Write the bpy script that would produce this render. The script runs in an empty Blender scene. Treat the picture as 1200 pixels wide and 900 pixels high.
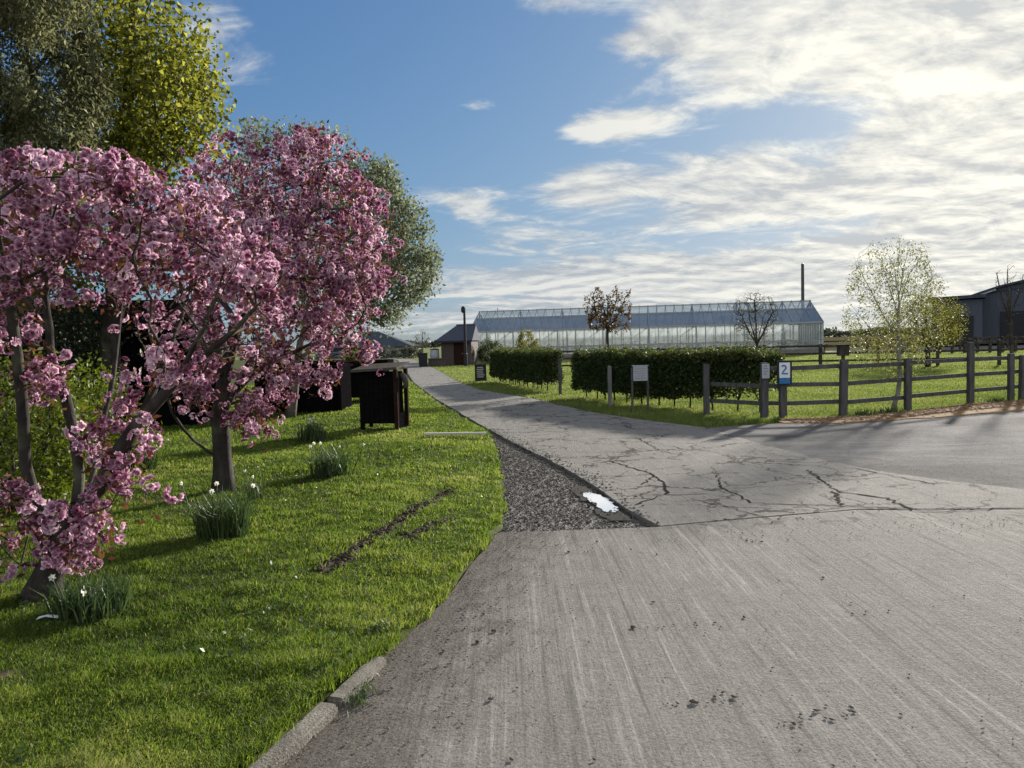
import bpy, bmesh, math, random
import numpy as np
from mathutils import Vector

rng = np.random.default_rng(11)
random.seed(5)
scene = bpy.context.scene
C = scene.collection
R = math.radians

# ------------------------------------------------------------------ camera
HC, PITCH, ROLL, FPX = 1.65, math.atan(48.5 / 900), R(1.5), 900.0
cam = bpy.data.cameras.new('camera')
cam.sensor_width = 36.0
cam.lens = 36.0 * FPX / 1200
cam.clip_start, cam.clip_end = 0.05, 4000
cam_o = bpy.data.objects.new('camera', cam)
C.objects.link(cam_o)
cam_o.location = (0, 0, HC)
from mathutils import Matrix
cam_o.rotation_euler = (Matrix.Rotation(math.pi / 2 - PITCH, 3, 'X') @ Matrix.Rotation(-ROLL, 3, 'Z')).to_euler()
scene.camera = cam_o


def at(x, y, Y):
    """survey helper: direction measured in the photo -> point at the stated distance Y"""
    u, v = (x - 600) / FPX, (450 - y) / FPX
    u, v = u * math.cos(ROLL) + v * math.sin(ROLL), -u * math.sin(ROLL) + v * math.cos(ROLL)
    dy, dz = math.cos(PITCH) + v * math.sin(PITCH), -math.sin(PITCH) + v * math.cos(PITCH)
    t = Y / dy
    return np.array((u * t, Y, HC + dz * t))


# ------------------------------------------------------------------ helpers
def tag(o, label, cat, group=None):
    o['label'] = label
    o['category'] = cat
    if group:
        o['group'] = group
    return o


def kind(o, k):
    o['kind'] = k
    return o


def empty(name, loc, label, cat, group=None, rz=0):
    o = bpy.data.objects.new(name, None)
    C.objects.link(o)
    o.location = loc
    o.rotation_euler = (0, 0, rz)
    o.empty_display_size = 0.2
    return tag(o, label, cat, group)


def mk(name, V, faces, mat, parent=None, tint=None, smooth=False, local=False):
    """V (n,3); faces = list of int arrays (m,k). World coordinates unless local."""
    V = np.asarray(V, dtype=np.float32)
    if parent is not None and not local:
        V = V - np.array(parent.location, dtype=np.float32)
    me = bpy.data.meshes.new(name)
    faces = [np.asarray(f, dtype=np.int32) for f in faces if len(f)]
    me.vertices.add(len(V))
    me.vertices.foreach_set('co', V.ravel())
    tot = np.concatenate([np.full(len(f), f.shape[1], np.int32) for f in faces])
    loops = np.concatenate([f.ravel() for f in faces])
    me.loops.add(len(loops))
    me.loops.foreach_set('vertex_index', loops)
    me.polygons.add(len(tot))
    st = np.zeros(len(tot), np.int32)
    st[1:] = np.cumsum(tot)[:-1]
    me.polygons.foreach_set('loop_start', st)
    me.polygons.foreach_set('loop_total', tot)
    if smooth:
        me.polygons.foreach_set('use_smooth', np.ones(len(tot), bool))
    if tint is not None:
        a = me.attributes.new('tint', 'FLOAT', 'POINT')
        a.data.foreach_set('value', np.asarray(tint, dtype=np.float32))
    me.update(calc_edges=True)
    me.validate()
    o = bpy.data.objects.new(name, me)
    C.objects.link(o)
    me.materials.append(mat)
    if parent is not None:
        o.parent = parent
    return o


class MB:
    """collects shapes, links them as one mesh object"""
    def __init__(s):
        s.V, s.F = [], []

    def add(s, verts, faces):
        n = len(s.V)
        s.V += [tuple(map(float, v)) for v in verts]
        s.F += [tuple(n + i for i in f) for f in faces]

    def box(s, lo, hi, M=None):
        x0, y0, z0 = lo
        x1, y1, z1 = hi
        v = [Vector(p) for p in ((x0, y0, z0), (x1, y0, z0), (x1, y1, z0), (x0, y1, z0), (x0, y0, z1), (x1, y0, z1), (x1, y1, z1), (x0, y1, z1))]
        if M is not None:
            v = [M @ p for p in v]
        s.add(v, [(0, 3, 2, 1), (4, 5, 6, 7), (0, 1, 5, 4), (1, 2, 6, 5), (2, 3, 7, 6), (3, 0, 4, 7)])

    def bar(s, a, b, w, h, up=(0, 0, 1)):
        """rectangular bar from a to b: w across, h along up"""
        a, b = Vector(a), Vector(b)
        d = (b - a).normalized()
        u = Vector(up)
        sd = d.cross(u).normalized()
        u = sd.cross(d).normalized()
        v = []
        for p in (a, b):
            for i, j in ((-1, -1), (1, -1), (1, 1), (-1, 1)):
                v.append(p + sd * (i * w / 2) + u * (j * h / 2))
        s.add(v, [(0, 3, 2, 1), (4, 5, 6, 7), (0, 1, 5, 4), (1, 2, 6, 5), (2, 3, 7, 6), (3, 0, 4, 7)])

    def tube(s, pts, rad, n=10, cap=True):
        pts = [Vector(p) for p in pts]
        rad = rad if hasattr(rad, '__len__') else [rad] * len(pts)
        base = len(s.V)
        ref = None
        for i, p in enumerate(pts):
            d = (pts[min(i + 1, len(pts) - 1)] - pts[max(i - 1, 0)]).normalized()
            if ref is None:
                ref = d.orthogonal().normalized()
            ref = (ref - d * ref.dot(d)).normalized()
            bi = d.cross(ref)
            for k in range(n):
                t = 2 * math.pi * k / n
                s.V.append(tuple(p + (ref * math.cos(t) + bi * math.sin(t)) * rad[i]))
        for i in range(len(pts) - 1):
            for k in range(n):
                a = base + i * n + k
                b = base + i * n + (k + 1) % n
                s.F.append((a, b, b + n, a + n))
        if cap:
            s.F.append(tuple(base + k for k in reversed(range(n))))
            s.F.append(tuple(base + (len(pts) - 1) * n + k for k in range(n)))

    def build(s, name, mat, parent=None, bevel=0, smooth=False, local=False):
        me = bpy.data.meshes.new(name)
        V = s.V
        if parent is not None and not local:
            l = parent.location
            V = [(v[0] - l[0], v[1] - l[1], v[2] - l[2]) for v in V]
        me.from_pydata(V, [], s.F)
        if bevel:
            bm = bmesh.new()
            bm.from_mesh(me)
            bmesh.ops.bevel(bm, geom=bm.edges[:], offset=bevel, segments=2, affect='EDGES')
            bm.to_mesh(me)
            bm.free()
        me.update()
        if smooth:
            me.polygons.foreach_set('use_smooth', [True] * len(me.polygons))
        o = bpy.data.objects.new(name, me)
        C.objects.link(o)
        me.materials.append(mat)
        if parent is not None:
            o.parent = parent
        return o


_ph = rng.uniform(0, 6.28, (3, 24))
_dr = rng.uniform(0, 6.28, 24)


def wob(x, y, f, seed=0):
    """smooth value noise in about -1..1 (sum of sines)"""
    r = 0
    for k in range(7):
        j = (k + seed * 5) % 24
        ff = f * (0.6 + 0.28 * k)
        r = r + np.sin((x * np.cos(_dr[j]) + y * np.sin(_dr[j])) * ff + _ph[0, j] + 1.7 * np.sin(_ph[1, j] + ff * .61 * (y * np.cos(_dr[j]) - x * np.sin(_dr[j]))))
    return r / 4.2


# ------------------------------------------------------------------ materials
def mat(name):
    m = bpy.data.materials.new(name)
    m.use_nodes = True
    nt = m.node_tree
    p = nt.nodes['Principled BSDF']
    return m, nt, p


def nd(nt, t, **kw):
    n = nt.nodes.new(t)
    for k, v in kw.items():
        if k in n.inputs:
            n.inputs[k].default_value = v
        else:
            setattr(n, k, v)
    return n


def ramp(nt, fac, stops, interp='LINEAR'):
    r = nt.nodes.new('ShaderNodeValToRGB')
    r.color_ramp.interpolation = interp
    e = r.color_ramp.elements
    while len(e) < len(stops):
        e.new(0.5)
    for i, (p, c) in enumerate(stops):
        e[i].position = p
        e[i].color = (*c, 1) if len(c) == 3 else c
    if fac is not None:
        nt.links.new(fac, r.inputs[0])
    return r.outputs[0]


def mathn(nt, op, a, b=None, c=None, clamp=False):
    n = nt.nodes.new('ShaderNodeMath')
    n.operation = op
    n.use_clamp = clamp
    for i, v in enumerate((a, b, c)):
        if v is None:
            continue
        if isinstance(v, (int, float)):
            n.inputs[i].default_value = v
        else:
            nt.links.new(v, n.inputs[i])
    return n.outputs[0]


def mixc(nt, f, a, b, typ='MIX'):
    n = nt.nodes.new('ShaderNodeMix')
    n.data_type = 'RGBA'
    n.blend_type = typ
    for s, v in ((n.inputs[0], f), (n.inputs[6], a), (n.inputs[7], b)):
        if isinstance(v, (int, float)):
            s.default_value = v
        elif isinstance(v, tuple):
            s.default_value = (*v, 1)
        else:
            nt.links.new(v, s)
    return n.outputs[2]


def coords(nt, scale=(1, 1, 1), kind_='Object', rot=(0, 0, 0)):
    t = nt.nodes.new('ShaderNodeTexCoord')
    m = nt.nodes.new('ShaderNodeMapping')
    m.inputs['Scale'].default_value = scale
    m.inputs['Rotation'].default_value = rot
    nt.links.new(t.outputs[kind_], m.inputs[0])
    return m.outputs[0]


def noise(nt, vec, scale, detail=4, rough=.55, dist=0.0):
    n = nd(nt, 'ShaderNodeTexNoise', Scale=scale, Detail=detail, Roughness=rough, Distortion=dist)
    nt.links.new(vec, n.inputs['Vector'])
    return n.outputs[0]


def bump(nt, p, h, strength, dist=.01):
    b = nd(nt, 'ShaderNodeBump', Strength=strength, Distance=dist)
    nt.links.new(h, b.inputs['Height'])
    nt.links.new(b.outputs[0], p.inputs['Normal'])


def simple(name, col, rough=.6, var=.25, scale=6, bumps=.15, metal=0.0, spec=.2, stretch=(1, 1, 1)):
    m, nt, p = mat(name)
    v = coords(nt, stretch)
    n = noise(nt, v, scale, 6, .65)
    lo = tuple(c * (1 - var) for c in col)
    hi = tuple(min(1, c * (1 + var)) for c in col)
    nt.links.new(ramp(nt, n, [(.3, lo), (.7, hi)]), p.inputs['Base Color'])
    p.inputs['Roughness'].default_value = rough
    p.inputs['Metallic'].default_value = metal
    p.inputs['Specular IOR Level'].default_value = spec
    if bumps:
        bump(nt, p, noise(nt, v, scale * 6, 4), bumps, .01)
    return m


def leafmat(name, stops, trans=.4, rough=.5, spec=.35, gain=1.25):
    """leaf colour from the per-leaf 'tint', partly translucent"""
    m, nt, p = mat(name)
    a = nd(nt, 'ShaderNodeAttribute', attribute_name='tint')
    col = ramp(nt, a.outputs['Fac'], stops)
    nt.links.new(col, p.inputs['Base Color'])
    p.inputs['Roughness'].default_value = rough
    p.inputs['Specular IOR Level'].default_value = spec
    t = nt.nodes.new('ShaderNodeBsdfTranslucent')
    hs = nd(nt, 'ShaderNodeHueSaturation', Saturation=1.08, Value=gain)
    nt.links.new(col, hs.inputs['Color'])
    nt.links.new(hs.outputs[0], t.inputs[0])
    mx = nt.nodes.new('ShaderNodeMixShader')
    mx.inputs[0].default_value = trans
    nt.links.new(p.outputs[0], mx.inputs[1])
    nt.links.new(t.outputs[0], mx.inputs[2])
    nt.links.new(mx.outputs[0], nt.nodes['Material Output'].inputs[0])
    return m


M_grass = leafmat('grass_blades', [(0, (.040, .070, .013)), (.5, (.118, .178, .027)), (.85, (.205, .262, .046)), (1, (.34, .32, .13))], .58, .55, .25)
M_field = leafmat('field_grass', [(0, (.11, .15, .035)), (.6, (.19, .24, .06)), (1, (.30, .30, .11))], .5, .6, .2)
M_daff = leafmat('daffodil_leaves', [(0, (.035, .065, .022)), (1, (.085, .125, .040))], .35, .45, .4)
M_petal = leafmat('cherry_petals', [(0, (.17, .050, .090)), (.42, (.44, .215, .320)), (.74, (.74, .50, .62)), (1, (.86, .71, .78))], .47, .6, .15, 1.1)
M_bronze = leafmat('bronze_leaves', [(0, (.060, .026, .020)), (.6, (.125, .050, .028)), (1, (.19, .11, .035))], .35)
M_maple = leafmat('maple_leaves', [(0, (.080, .092, .018)), (.6, (.190, .200, .034)), (1, (.34, .335, .075))], .6, .6, .15, 1.35)
M_willow = leafmat('grey_green_leaves', [(0, (.085, .090, .042)), (.6, (.19, .195, .10)), (1, (.36, .35, .23))], .55, .6, .15, 1.4)
M_white = leafmat('silvery_leaves', [(0, (.095, .120, .060)), (.6, (.215, .240, .145)), (1, (.42, .43, .31))], .45, .65, .12)
M_birchleaf = leafmat('birch_leaves', [(0, (.085, .095, .02)), (.6, (.19, .20, .06)), (1, (.36, .35, .17))], .42)
M_yellowleaf = leafmat('yellow_green_leaves', [(0, (.085, .090, .015)), (.6, (.17, .17, .03)), (1, (.27, .25, .05))], .45)
M_darkleaf = leafmat('dark_red_leaves', [(0, (.050, .034, .018)), (1, (.15, .095, .04))], .35)
M_hedge = leafmat('hedge_leaves', [(0, (.026, .042, .013)), (.6, (.055, .080, .024)), (1, (.14, .15, .045))], .35, .6, .2)
M_shrub = leafmat('shrub_leaves', [(0, (.060, .085, .010)), (1, (.17, .21, .025))], .4)
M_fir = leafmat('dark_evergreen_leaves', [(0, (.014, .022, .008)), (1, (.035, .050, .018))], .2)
M_far = leafmat('far_foliage', [(0, (.05, .06, .035)), (1, (.12, .13, .09))], .3)
M_white_petal = leafmat('white_petals', [(0, (.78, .78, .70)), (1, (.85, .84, .78))], .4)

# bark
def bark(name, c1, c2, sc=9):
    m, nt, p = mat(name)
    v = coords(nt, (1, 1, .35))
    n = noise(nt, v, sc, 7, .7, .6)
    n2 = noise(nt, coords(nt), sc * .35, 3)
    col = ramp(nt, n, [(.3, c1), (.68, c2)])
    lich = ramp(nt, n2, [(.52, (0, 0, 0)), (.66, (1, 1, 1))])
    col = mixc(nt, mathn(nt, 'MULTIPLY', lich, .35), col, (.20, .21, .14))
    nt.links.new(col, p.inputs['Base Color'])
    p.inputs['Roughness'].default_value = .85
    p.inputs['Specular IOR Level'].default_value = .25
    bump(nt, p, noise(nt, v, sc * 4, 6, .7), .6, .02)
    return m


M_bark = bark('cherry_bark', (.015, .0125, .011), (.065, .056, .049))
M_barkgrey = bark('grey_bark', (.07, .062, .052), (.20, .18, .155))
M_barkdark = bark('dark_bark', (.018, .015, .012), (.06, .05, .042))
M_birch = bark('birch_bark', (.12, .11, .10), (.36, .34, .31))

M_post = simple('weathered_post_wood', (.088, .086, .087), .9, .4, 5, .4, stretch=(3, 3, .5), spec=.15)
M_postpale = simple('pale_post_wood', (.17, .165, .165), .8, .3, 5, .3, stretch=(3, 3, .5))
M_black = simple('black_stained_timber', (.008, .0075, .0085), .85, .4, 6, .3, stretch=(1, 1, 5), spec=0.0)
M_blackred = simple('brown_stained_timber', (.028, .015, .012), .9, .4, 6, .3, spec=.02)
M_felt = simple('grey_roof_felt', (.085, .078, .070), .95, .25, 30, .3, spec=.03)
M_brick, nt, p = mat('red_brick')
bt = nd(nt, 'ShaderNodeTexBrick', Scale=1.0)
bt.inputs['Color1'].default_value = (.070, .044, .037, 1)
bt.inputs['Color2'].default_value = (.052, .036, .032, 1)
bt.inputs['Mortar'].default_value = (.10, .09, .08, 1)
bt.inputs['Brick Width'].default_value = .22
bt.inputs['Row Height'].default_value = .075
bt.inputs['Mortar Size'].default_value = .008
nt.links.new(coords(nt, (1, 1, 1), rot=(R(90), 0, 0)), bt.inputs['Vector'])
nt.links.new(bt.outputs[0], p.inputs['Base Color'])
p.inputs['Roughness'].default_value = .85
M_slate = simple('blue_grey_slate', (.055, .060, .085), .8, .3, 12, .3, spec=.15, stretch=(1, 1, 4))
M_metal = simple('galvanised_frame', (.30, .32, .34), .45, .2, 8, .05, metal=.6)
M_darkmetal = simple('dark_painted_metal', (.020, .022, .026), .5, .3, 8, .1)
M_clad = simple('dark_barn_cladding', (.075, .086, .108), .8, .2, 2, .1, stretch=(4, 4, .3), spec=.1)
M_barnroof = simple('dark_sheet_roof', (.055, .064, .082), .85, .3, 2, .1, spec=.1)
M_barnpale = simple('pale_highlight_and_window', (.30, .31, .32), .6, .15, 4, .05)
M_signwhite = simple('weathered_white_panel', (.40, .41, .45), .6, .08, 14, .05)
M_signblue = simple('blue_print', (.035, .16, .36), .5, .1, 14, 0)
M_signpaper = simple('white_print', (.70, .74, .78), .5, .05, 14, 0)
M_signtext = simple('grey_print', (.25, .26, .29), .6, .1, 14, 0)
M_chalk = simple('chalk_lettering', (.45, .45, .45), .9, .1, 30, 0)
M_board = simple('blackboard', (.012, .012, .014), .6, .3, 14, .05)
M_plank = simple('bleached_plank', (.52, .50, .44), .8, .2, 20, .2, stretch=(.3, 3, 3))
M_stone = simple('grit_stone', (.165, .152, .138), .9, .55, 30, .4, spec=.12)
M_clod = simple('mud_clod', (.095, .082, .068), .95, .4, 30, .5)
M_litter = simple('pale_plastic', (.50, .55, .62), .4, .1, 20, 0)

# concrete kerb
M_kerb, nt, p = mat('kerb_concrete')
v = coords(nt)
n = noise(nt, v, 5, 8, .7)
n2 = noise(nt, v, 90, 3, .6)
c = ramp(nt, n, [(.3, (.06, .052, .040)), (.5, (.135, .120, .095)), (.72, (.24, .22, .18))])
nt.links.new(mixc(nt, .35, c, ramp(nt, n2, [(.35, (.06, .055, .045)), (.65, (.36, .34, .30))])), p.inputs['Base Color'])
p.inputs['Roughness'].default_value = .9
bump(nt, p, mixc(nt, .5, n, n2), .7, .02)


def sstep(nt, v, a, b):
    n = nt.nodes.new('ShaderNodeMapRange')
    n.interpolation_type = 'SMOOTHSTEP'
    nt.links.new(v, n.inputs[0])
    n.inputs[1].default_value, n.inputs[2].default_value = a, b
    return n.outputs[0]


def road_mat(name, base, streak, dirt_edge, spec=.16):
    m, nt, p = mat(name)
    v = coords(nt)
    sp = nt.nodes.new('ShaderNodeSeparateXYZ')
    nt.links.new(v, sp.inputs[0])
    big = noise(nt, v, .55, 6, .62, .3)
    mid = noise(nt, v, 4.5, 8, .72, .4)
    fine = noise(nt, v, 75, 5, .72)
    vst = coords(nt, (1, .035, 1), rot=(0, 0, R(-4)))
    st1 = noise(nt, vst, 21, 7, .70, .5)
    st2 = noise(nt, coords(nt, (1, .02, 1), rot=(0, 0, R(-7))), 44, 4, .6)
    pit = noise(nt, v, 22, 6, .78, .8)
    if spec < .1:   # tarmac mended and worn unevenly
        big = noise(nt, coords(nt, (.5, 1, 1)), 1.1, 8, .72, 1.0)
    blot = noise(nt, coords(nt, (1, .16, 1), rot=(0, 0, R(-5))), 6.5, 8, .74, .5)
    lo, hi = tuple(x * .66 for x in base), tuple(min(1, x * 1.22) for x in base)
    col = ramp(nt, mid, [(.28, lo), (.72, hi)])
    col = mixc(nt, mathn(nt, 'MULTIPLY', sstep(nt, big, .48, .68), .55), col, tuple(x * .62 for x in base))
    col = mixc(nt, mathn(nt, 'MULTIPLY', sstep(nt, pit, .53, .64), .55), col, tuple(x * .42 for x in base))
    col = mixc(nt, mathn(nt, 'MULTIPLY', sstep(nt, pit, .44, .36), .35), col, tuple(min(1, x * 1.5) for x in base))
    col = mixc(nt, mathn(nt, 'MULTIPLY', sstep(nt, blot, .50, .66), .50), col, tuple(x * .50 for x in base))
    col = mixc(nt, mathn(nt, 'MULTIPLY', sstep(nt, blot, .47, .34), .40), col, tuple(min(1, x * 1.45) for x in base))
    # speckle of aggregate
    col = mixc(nt, .55, col, ramp(nt, fine, [(.34, tuple(x * .35 for x in base)), (.5, base), (.68, tuple(x * 1.6 for x in base))]))
    if spec < .1:
        wn_ = noise(nt, coords(nt, (.35, .8, 1), rot=(0, 0, R(14))), .8, 7, .7, 1.2)
        col = mixc(nt, mathn(nt, 'MULTIPLY', sstep(nt, wn_, .46, .64), .7), col, tuple(x * 1.7 for x in base))
        col = mixc(nt, mathn(nt, 'MULTIPLY', sstep(nt, wn_, .48, .34), .6), col, tuple(x * .5 for x in base))
    if streak:
        sk = mathn(nt, 'ADD', mathn(nt, 'MULTIPLY', st1, .6), mathn(nt, 'MULTIPLY', st2, .4))
        pale = mathn(nt, 'MULTIPLY', sstep(nt, sk, .52, .66), mathn(nt, 'MULTIPLY', sstep(nt, big, .66, .42), streak))
        col = mixc(nt, pale, col, tuple(min(1, x * 1.75) for x in base))
        dk = mathn(nt, 'MULTIPLY', sstep(nt, sk, .49, .38), streak * .85)
        col = mixc(nt, dk, col, tuple(x * .5 for x in base))
    if dirt_edge:  # soil washed from the lawn onto the left border of the concrete
        e = mathn(nt, 'SUBTRACT', sp.outputs[0], mathn(nt, 'ADD', mathn(nt, 'MULTIPLY', sp.outputs[1], .20), -1.60))
        e = mathn(nt, 'ADD', e, mathn(nt, 'MULTIPLY', mathn(nt, 'SUBTRACT', mid, .5), 1.3))
        e = mathn(nt, 'ADD', e, mathn(nt, 'MULTIPLY', mathn(nt, 'SUBTRACT', big, .5), .9))
        f = mathn(nt, 'MULTIPLY', sstep(nt, e, .95, .15), .8)
        col = mixc(nt, f, col, ramp(nt, fine, [(.35, (.045, .038, .030)), (.7, (.16, .14, .115))]))
        # dirt lying along the slab joint
        j = mathn(nt, 'ABSOLUTE', mathn(nt, 'SUBTRACT', sp.outputs[1], mathn(nt, 'ADD', 6.25, mathn(nt, 'MULTIPLY', mid, .6))))
        jf = mathn(nt, 'MULTIPLY', sstep(nt, j, .22, .02), mathn(nt, 'MULTIPLY', sstep(nt, mid, .48, .62), .75))
        col = mixc(nt, jf, col, (.05, .043, .034))
    ck = None
    if not dirt_edge and spec > .1:   # a network of fine age cracks
        wv = nd(nt, 'ShaderNodeVectorMath', operation='ADD')
        nw = nd(nt, 'ShaderNodeTexNoise', Scale=2.3, Detail=6, Roughness=.65)
        nt.links.new(v, nw.inputs['Vector'])
        sc_ = nd(nt, 'ShaderNodeVectorMath', operation='SCALE')
        nt.links.new(nw.outputs['Color'], sc_.inputs[0])
        sc_.inputs['Scale'].default_value = .55
        nt.links.new(v, wv.inputs[0])
        nt.links.new(sc_.outputs[0], wv.inputs[1])
        for vs_, wd_, am_ in ((.62, .022, .95), (1.3, .016, .85)):
            ve = nd(nt, 'ShaderNodeTexVoronoi', feature='DISTANCE_TO_EDGE', Scale=vs_)
            nt.links.new(wv.outputs[0], ve.inputs['Vector'])
            wn = mathn(nt, 'MULTIPLY', sstep(nt, noise(nt, v, 1.1, 4, .6), .38, .58), wd_ * vs_)
            k_ = mathn(nt, 'MULTIPLY', mathn(nt, 'LESS_THAN', ve.outputs['Distance'], wn), am_)
            ck = k_ if ck is None else mathn(nt, 'MAXIMUM', ck, k_)
        col = mixc(nt, ck, col, (.030, .026, .022))
    nt.links.new(col, p.inputs['Base Color'])
    p.inputs['Roughness'].default_value = .9
    p.inputs['Specular IOR Level'].default_value = spec
    h = mathn(nt, 'ADD', mathn(nt, 'MULTIPLY', fine, .8), mathn(nt, 'MULTIPLY', mid, 1.4))
    h = mathn(nt, 'SUBTRACT', h, mathn(nt, 'MULTIPLY', pit, 1.1))
    if streak:
        h = mathn(nt, 'ADD', h, mathn(nt, 'MULTIPLY', st2, .6))
    bump(nt, p, h, .75, .016)
    return m


M_road1 = road_mat('worn_brushed_concrete', (.238, .224, .202), .85, True)
M_road2 = road_mat('old_concrete_slab', (.230, .217, .196), .3, False)
M_asph = road_mat('rough_grey_tarmac', (.150, .145, .140), 0, False, .05)

M_gravel, nt, p = mat('dark_gravel_bed')
v = coords(nt)
vo = nd(nt, 'ShaderNodeTexVoronoi', Scale=45)
nt.links.new(v, vo.inputs['Vector'])
nt.links.new(mixc(nt, .5, ramp(nt, noise(nt, v, 30, 5, .7), [(.3, (.045, .040, .036)), (.7, (.16, .145, .13))]), ramp(nt, vo.outputs['Color'], [(.2, (.05, .046, .042)), (.9, (.19, .175, .16))])), p.inputs['Base Color'])
p.inputs['Roughness'].default_value = .8
bump(nt, p, vo.outputs['Distance'], .8, .03)

M_soil = simple('lawn_soil_and_thatch', (.060, .075, .018), .95, .45, 5, .8, spec=.08)
M_rut = simple('bare_earth', (.075, .061, .046), .95, .5, 14, .9, spec=.08)
M_verge = simple('leaf_litter_verge', (.26, .165, .085), .95, .5, 9, .9, spec=.08)
M_ground, nt, p = mat('rough_pasture')
v = coords(nt)
n = noise(nt, v, .12, 5, .6, .5)
n2 = noise(nt, coords(nt, (.6, 2.5, 1)), 1.1, 6, .7)
c = ramp(nt, n, [(.3, (.12, .15, .040)), (.55, (.17, .19, .055)), (.75, (.22, .21, .085))])
nt.links.new(mixc(nt, .45, c, ramp(nt, n2, [(.3, (.08, .105, .025)), (.7, (.26, .26, .10))])), p.inputs['Base Color'])
p.inputs['Roughness'].default_value = .95
p.inputs['Specular IOR Level'].default_value = .1
bump(nt, p, noise(nt, v, 9, 6, .75), 1.0, .12)
M_plough = simple('dry_stubble', (.105, .092, .052), 1.0, .25, .6, .6, spec=0.0)
M_yard = simple('pale_yard_concrete', (.15, .15, .15), 1.0, .2, 1, .1, spec=0.0)
M_crack = simple('crack_dirt', (.016, .014, .012), .95, .4, 20, 0, spec=.02)

M_water, nt, p = mat('puddle_water')
p.inputs['Base Color'].default_value = (.90, .92, .95, 1)  # near-white, part-metal body stands in for the bright sky reflection
p.inputs['Roughness'].default_value = .03
p.inputs['IOR'].default_value = 1.5
p.inputs['Metallic'].default_value = .45
bump(nt, p, noise(nt, coords(nt), 14, 2), .02, .01)


def glass(name, tintc, clear, trans=(.8, .82, .82), rough=.06):
    m, nt, p = mat(name)
    n = noise(nt, coords(nt, (.4, .4, 1.2)), 1.3, 5, .6)
    gl = nd(nt, 'ShaderNodeBsdfGlossy', Roughness=rough)
    gl.inputs[0].default_value = (.9, .93, .95, 1)
    tr = nt.nodes.new('ShaderNodeBsdfTransparent')
    tr.inputs[0].default_value = (.86, .90, .90, 1)
    df = nt.nodes.new('ShaderNodeBsdfDiffuse')
    tl = nt.nodes.new('ShaderNodeBsdfTranslucent')
    nt.links.new(ramp(nt, n, [(.3, tuple(x * .75 for x in tintc)), (.7, tuple(min(1, x * 1.15) for x in tintc))]), df.inputs[0])
    tl.inputs[0].default_value = (*trans, 1)
    a = nt.nodes.new('ShaderNodeMixShader')
    a.inputs[0].default_value = .5
    nt.links.new(df.outputs[0], a.inputs[1])
    nt.links.new(tl.outputs[0], a.inputs[2])
    b = nt.nodes.new('ShaderNodeMixShader')
    nt.links.new(ramp(nt, n, [(.3, (clear * .7,) * 3), (.7, (min(1, clear * 1.3),) * 3)]), b.inputs[0])
    nt.links.new(a.outputs[0], b.inputs[1])
    nt.links.new(tr.outputs[0], b.inputs[2])
    fr = nd(nt, 'ShaderNodeFresnel', IOR=1.5)
    c = nt.nodes.new('ShaderNodeMixShader')
    nt.links.new(fr.outputs[0], c.inputs[0])
    nt.links.new(b.outputs[0], c.inputs[1])
    nt.links.new(gl.outputs[0], c.inputs[2])
    nt.links.new(c.outputs[0], nt.nodes['Material Output'].inputs[0])
    return m


M_glasswall = glass('limewashed_glass', (.45, .48, .48), .45, (.62, .66, .66))
M_glassroof = glass('sky_tinted_roof_glass', (.20, .24, .30), .16, (.21, .25, .31), .2)  # blue-grey of the reflected sky is put into the lower roof colour
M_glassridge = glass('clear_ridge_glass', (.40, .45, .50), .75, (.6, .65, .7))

# ------------------------------------------------------------------ ground plan
EDGE = np.array([(-1.83, 0.0), (-1.385, 1.6), (-1.01, 2.95), (-.91, 3.37), (-.72, 3.89), (-.47, 4.77), (-.30, 5.81), (-.15, 6.74), (-.10, 7.42), (-.16, 9.33), (-.25, 11.54), (-.46, 13.99), (-1.16, 17.05), (-2.23, 22.09), (-4.0, 31.27), (-7.89, 54.86), (-13.42, 88.05), (-22, 125)])


def edge_x(y):
    return np.interp(y, EDGE[:, 1], EDGE[:, 0])


def lawn_z(x, y):
    off = np.maximum(edge_x(y) - x, 0)
    kerb = np.clip((4.4 - y) / .7, 0, 1)
    z0 = .022 + .066 * kerb
    rise = .075 * np.clip(off / 1.2, 0, 1) * (1 - kerb)
    return z0 + rise + .018 * wob(x, y, 2.2) * np.clip(off * 2, 0, 1) * np.clip((40 - y) / 20, 0, 1)


# pasture: one sheet to the horizon
kind(mk('ground', [(-1500, -200, -.02), (1500, -200, -.02), (1500, 3000, -.02), (-1500, 3000, -.02)], [[(0, 1, 2, 3)]], M_ground), 'structure')
kind(mk('far_field', [(14, 78, -.012), (140, 78, -.012), (420, 500, -.012), (60, 500, -.012)], [[(0, 1, 2, 3)]], M_plough), 'structure')
kind(mk('yard', [(27.5, 60, -.008), (95, 60, -.008), (95, 80, -.008), (33, 80, -.008)], [[(0, 1, 2, 3)]], M_yard), 'structure')


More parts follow.
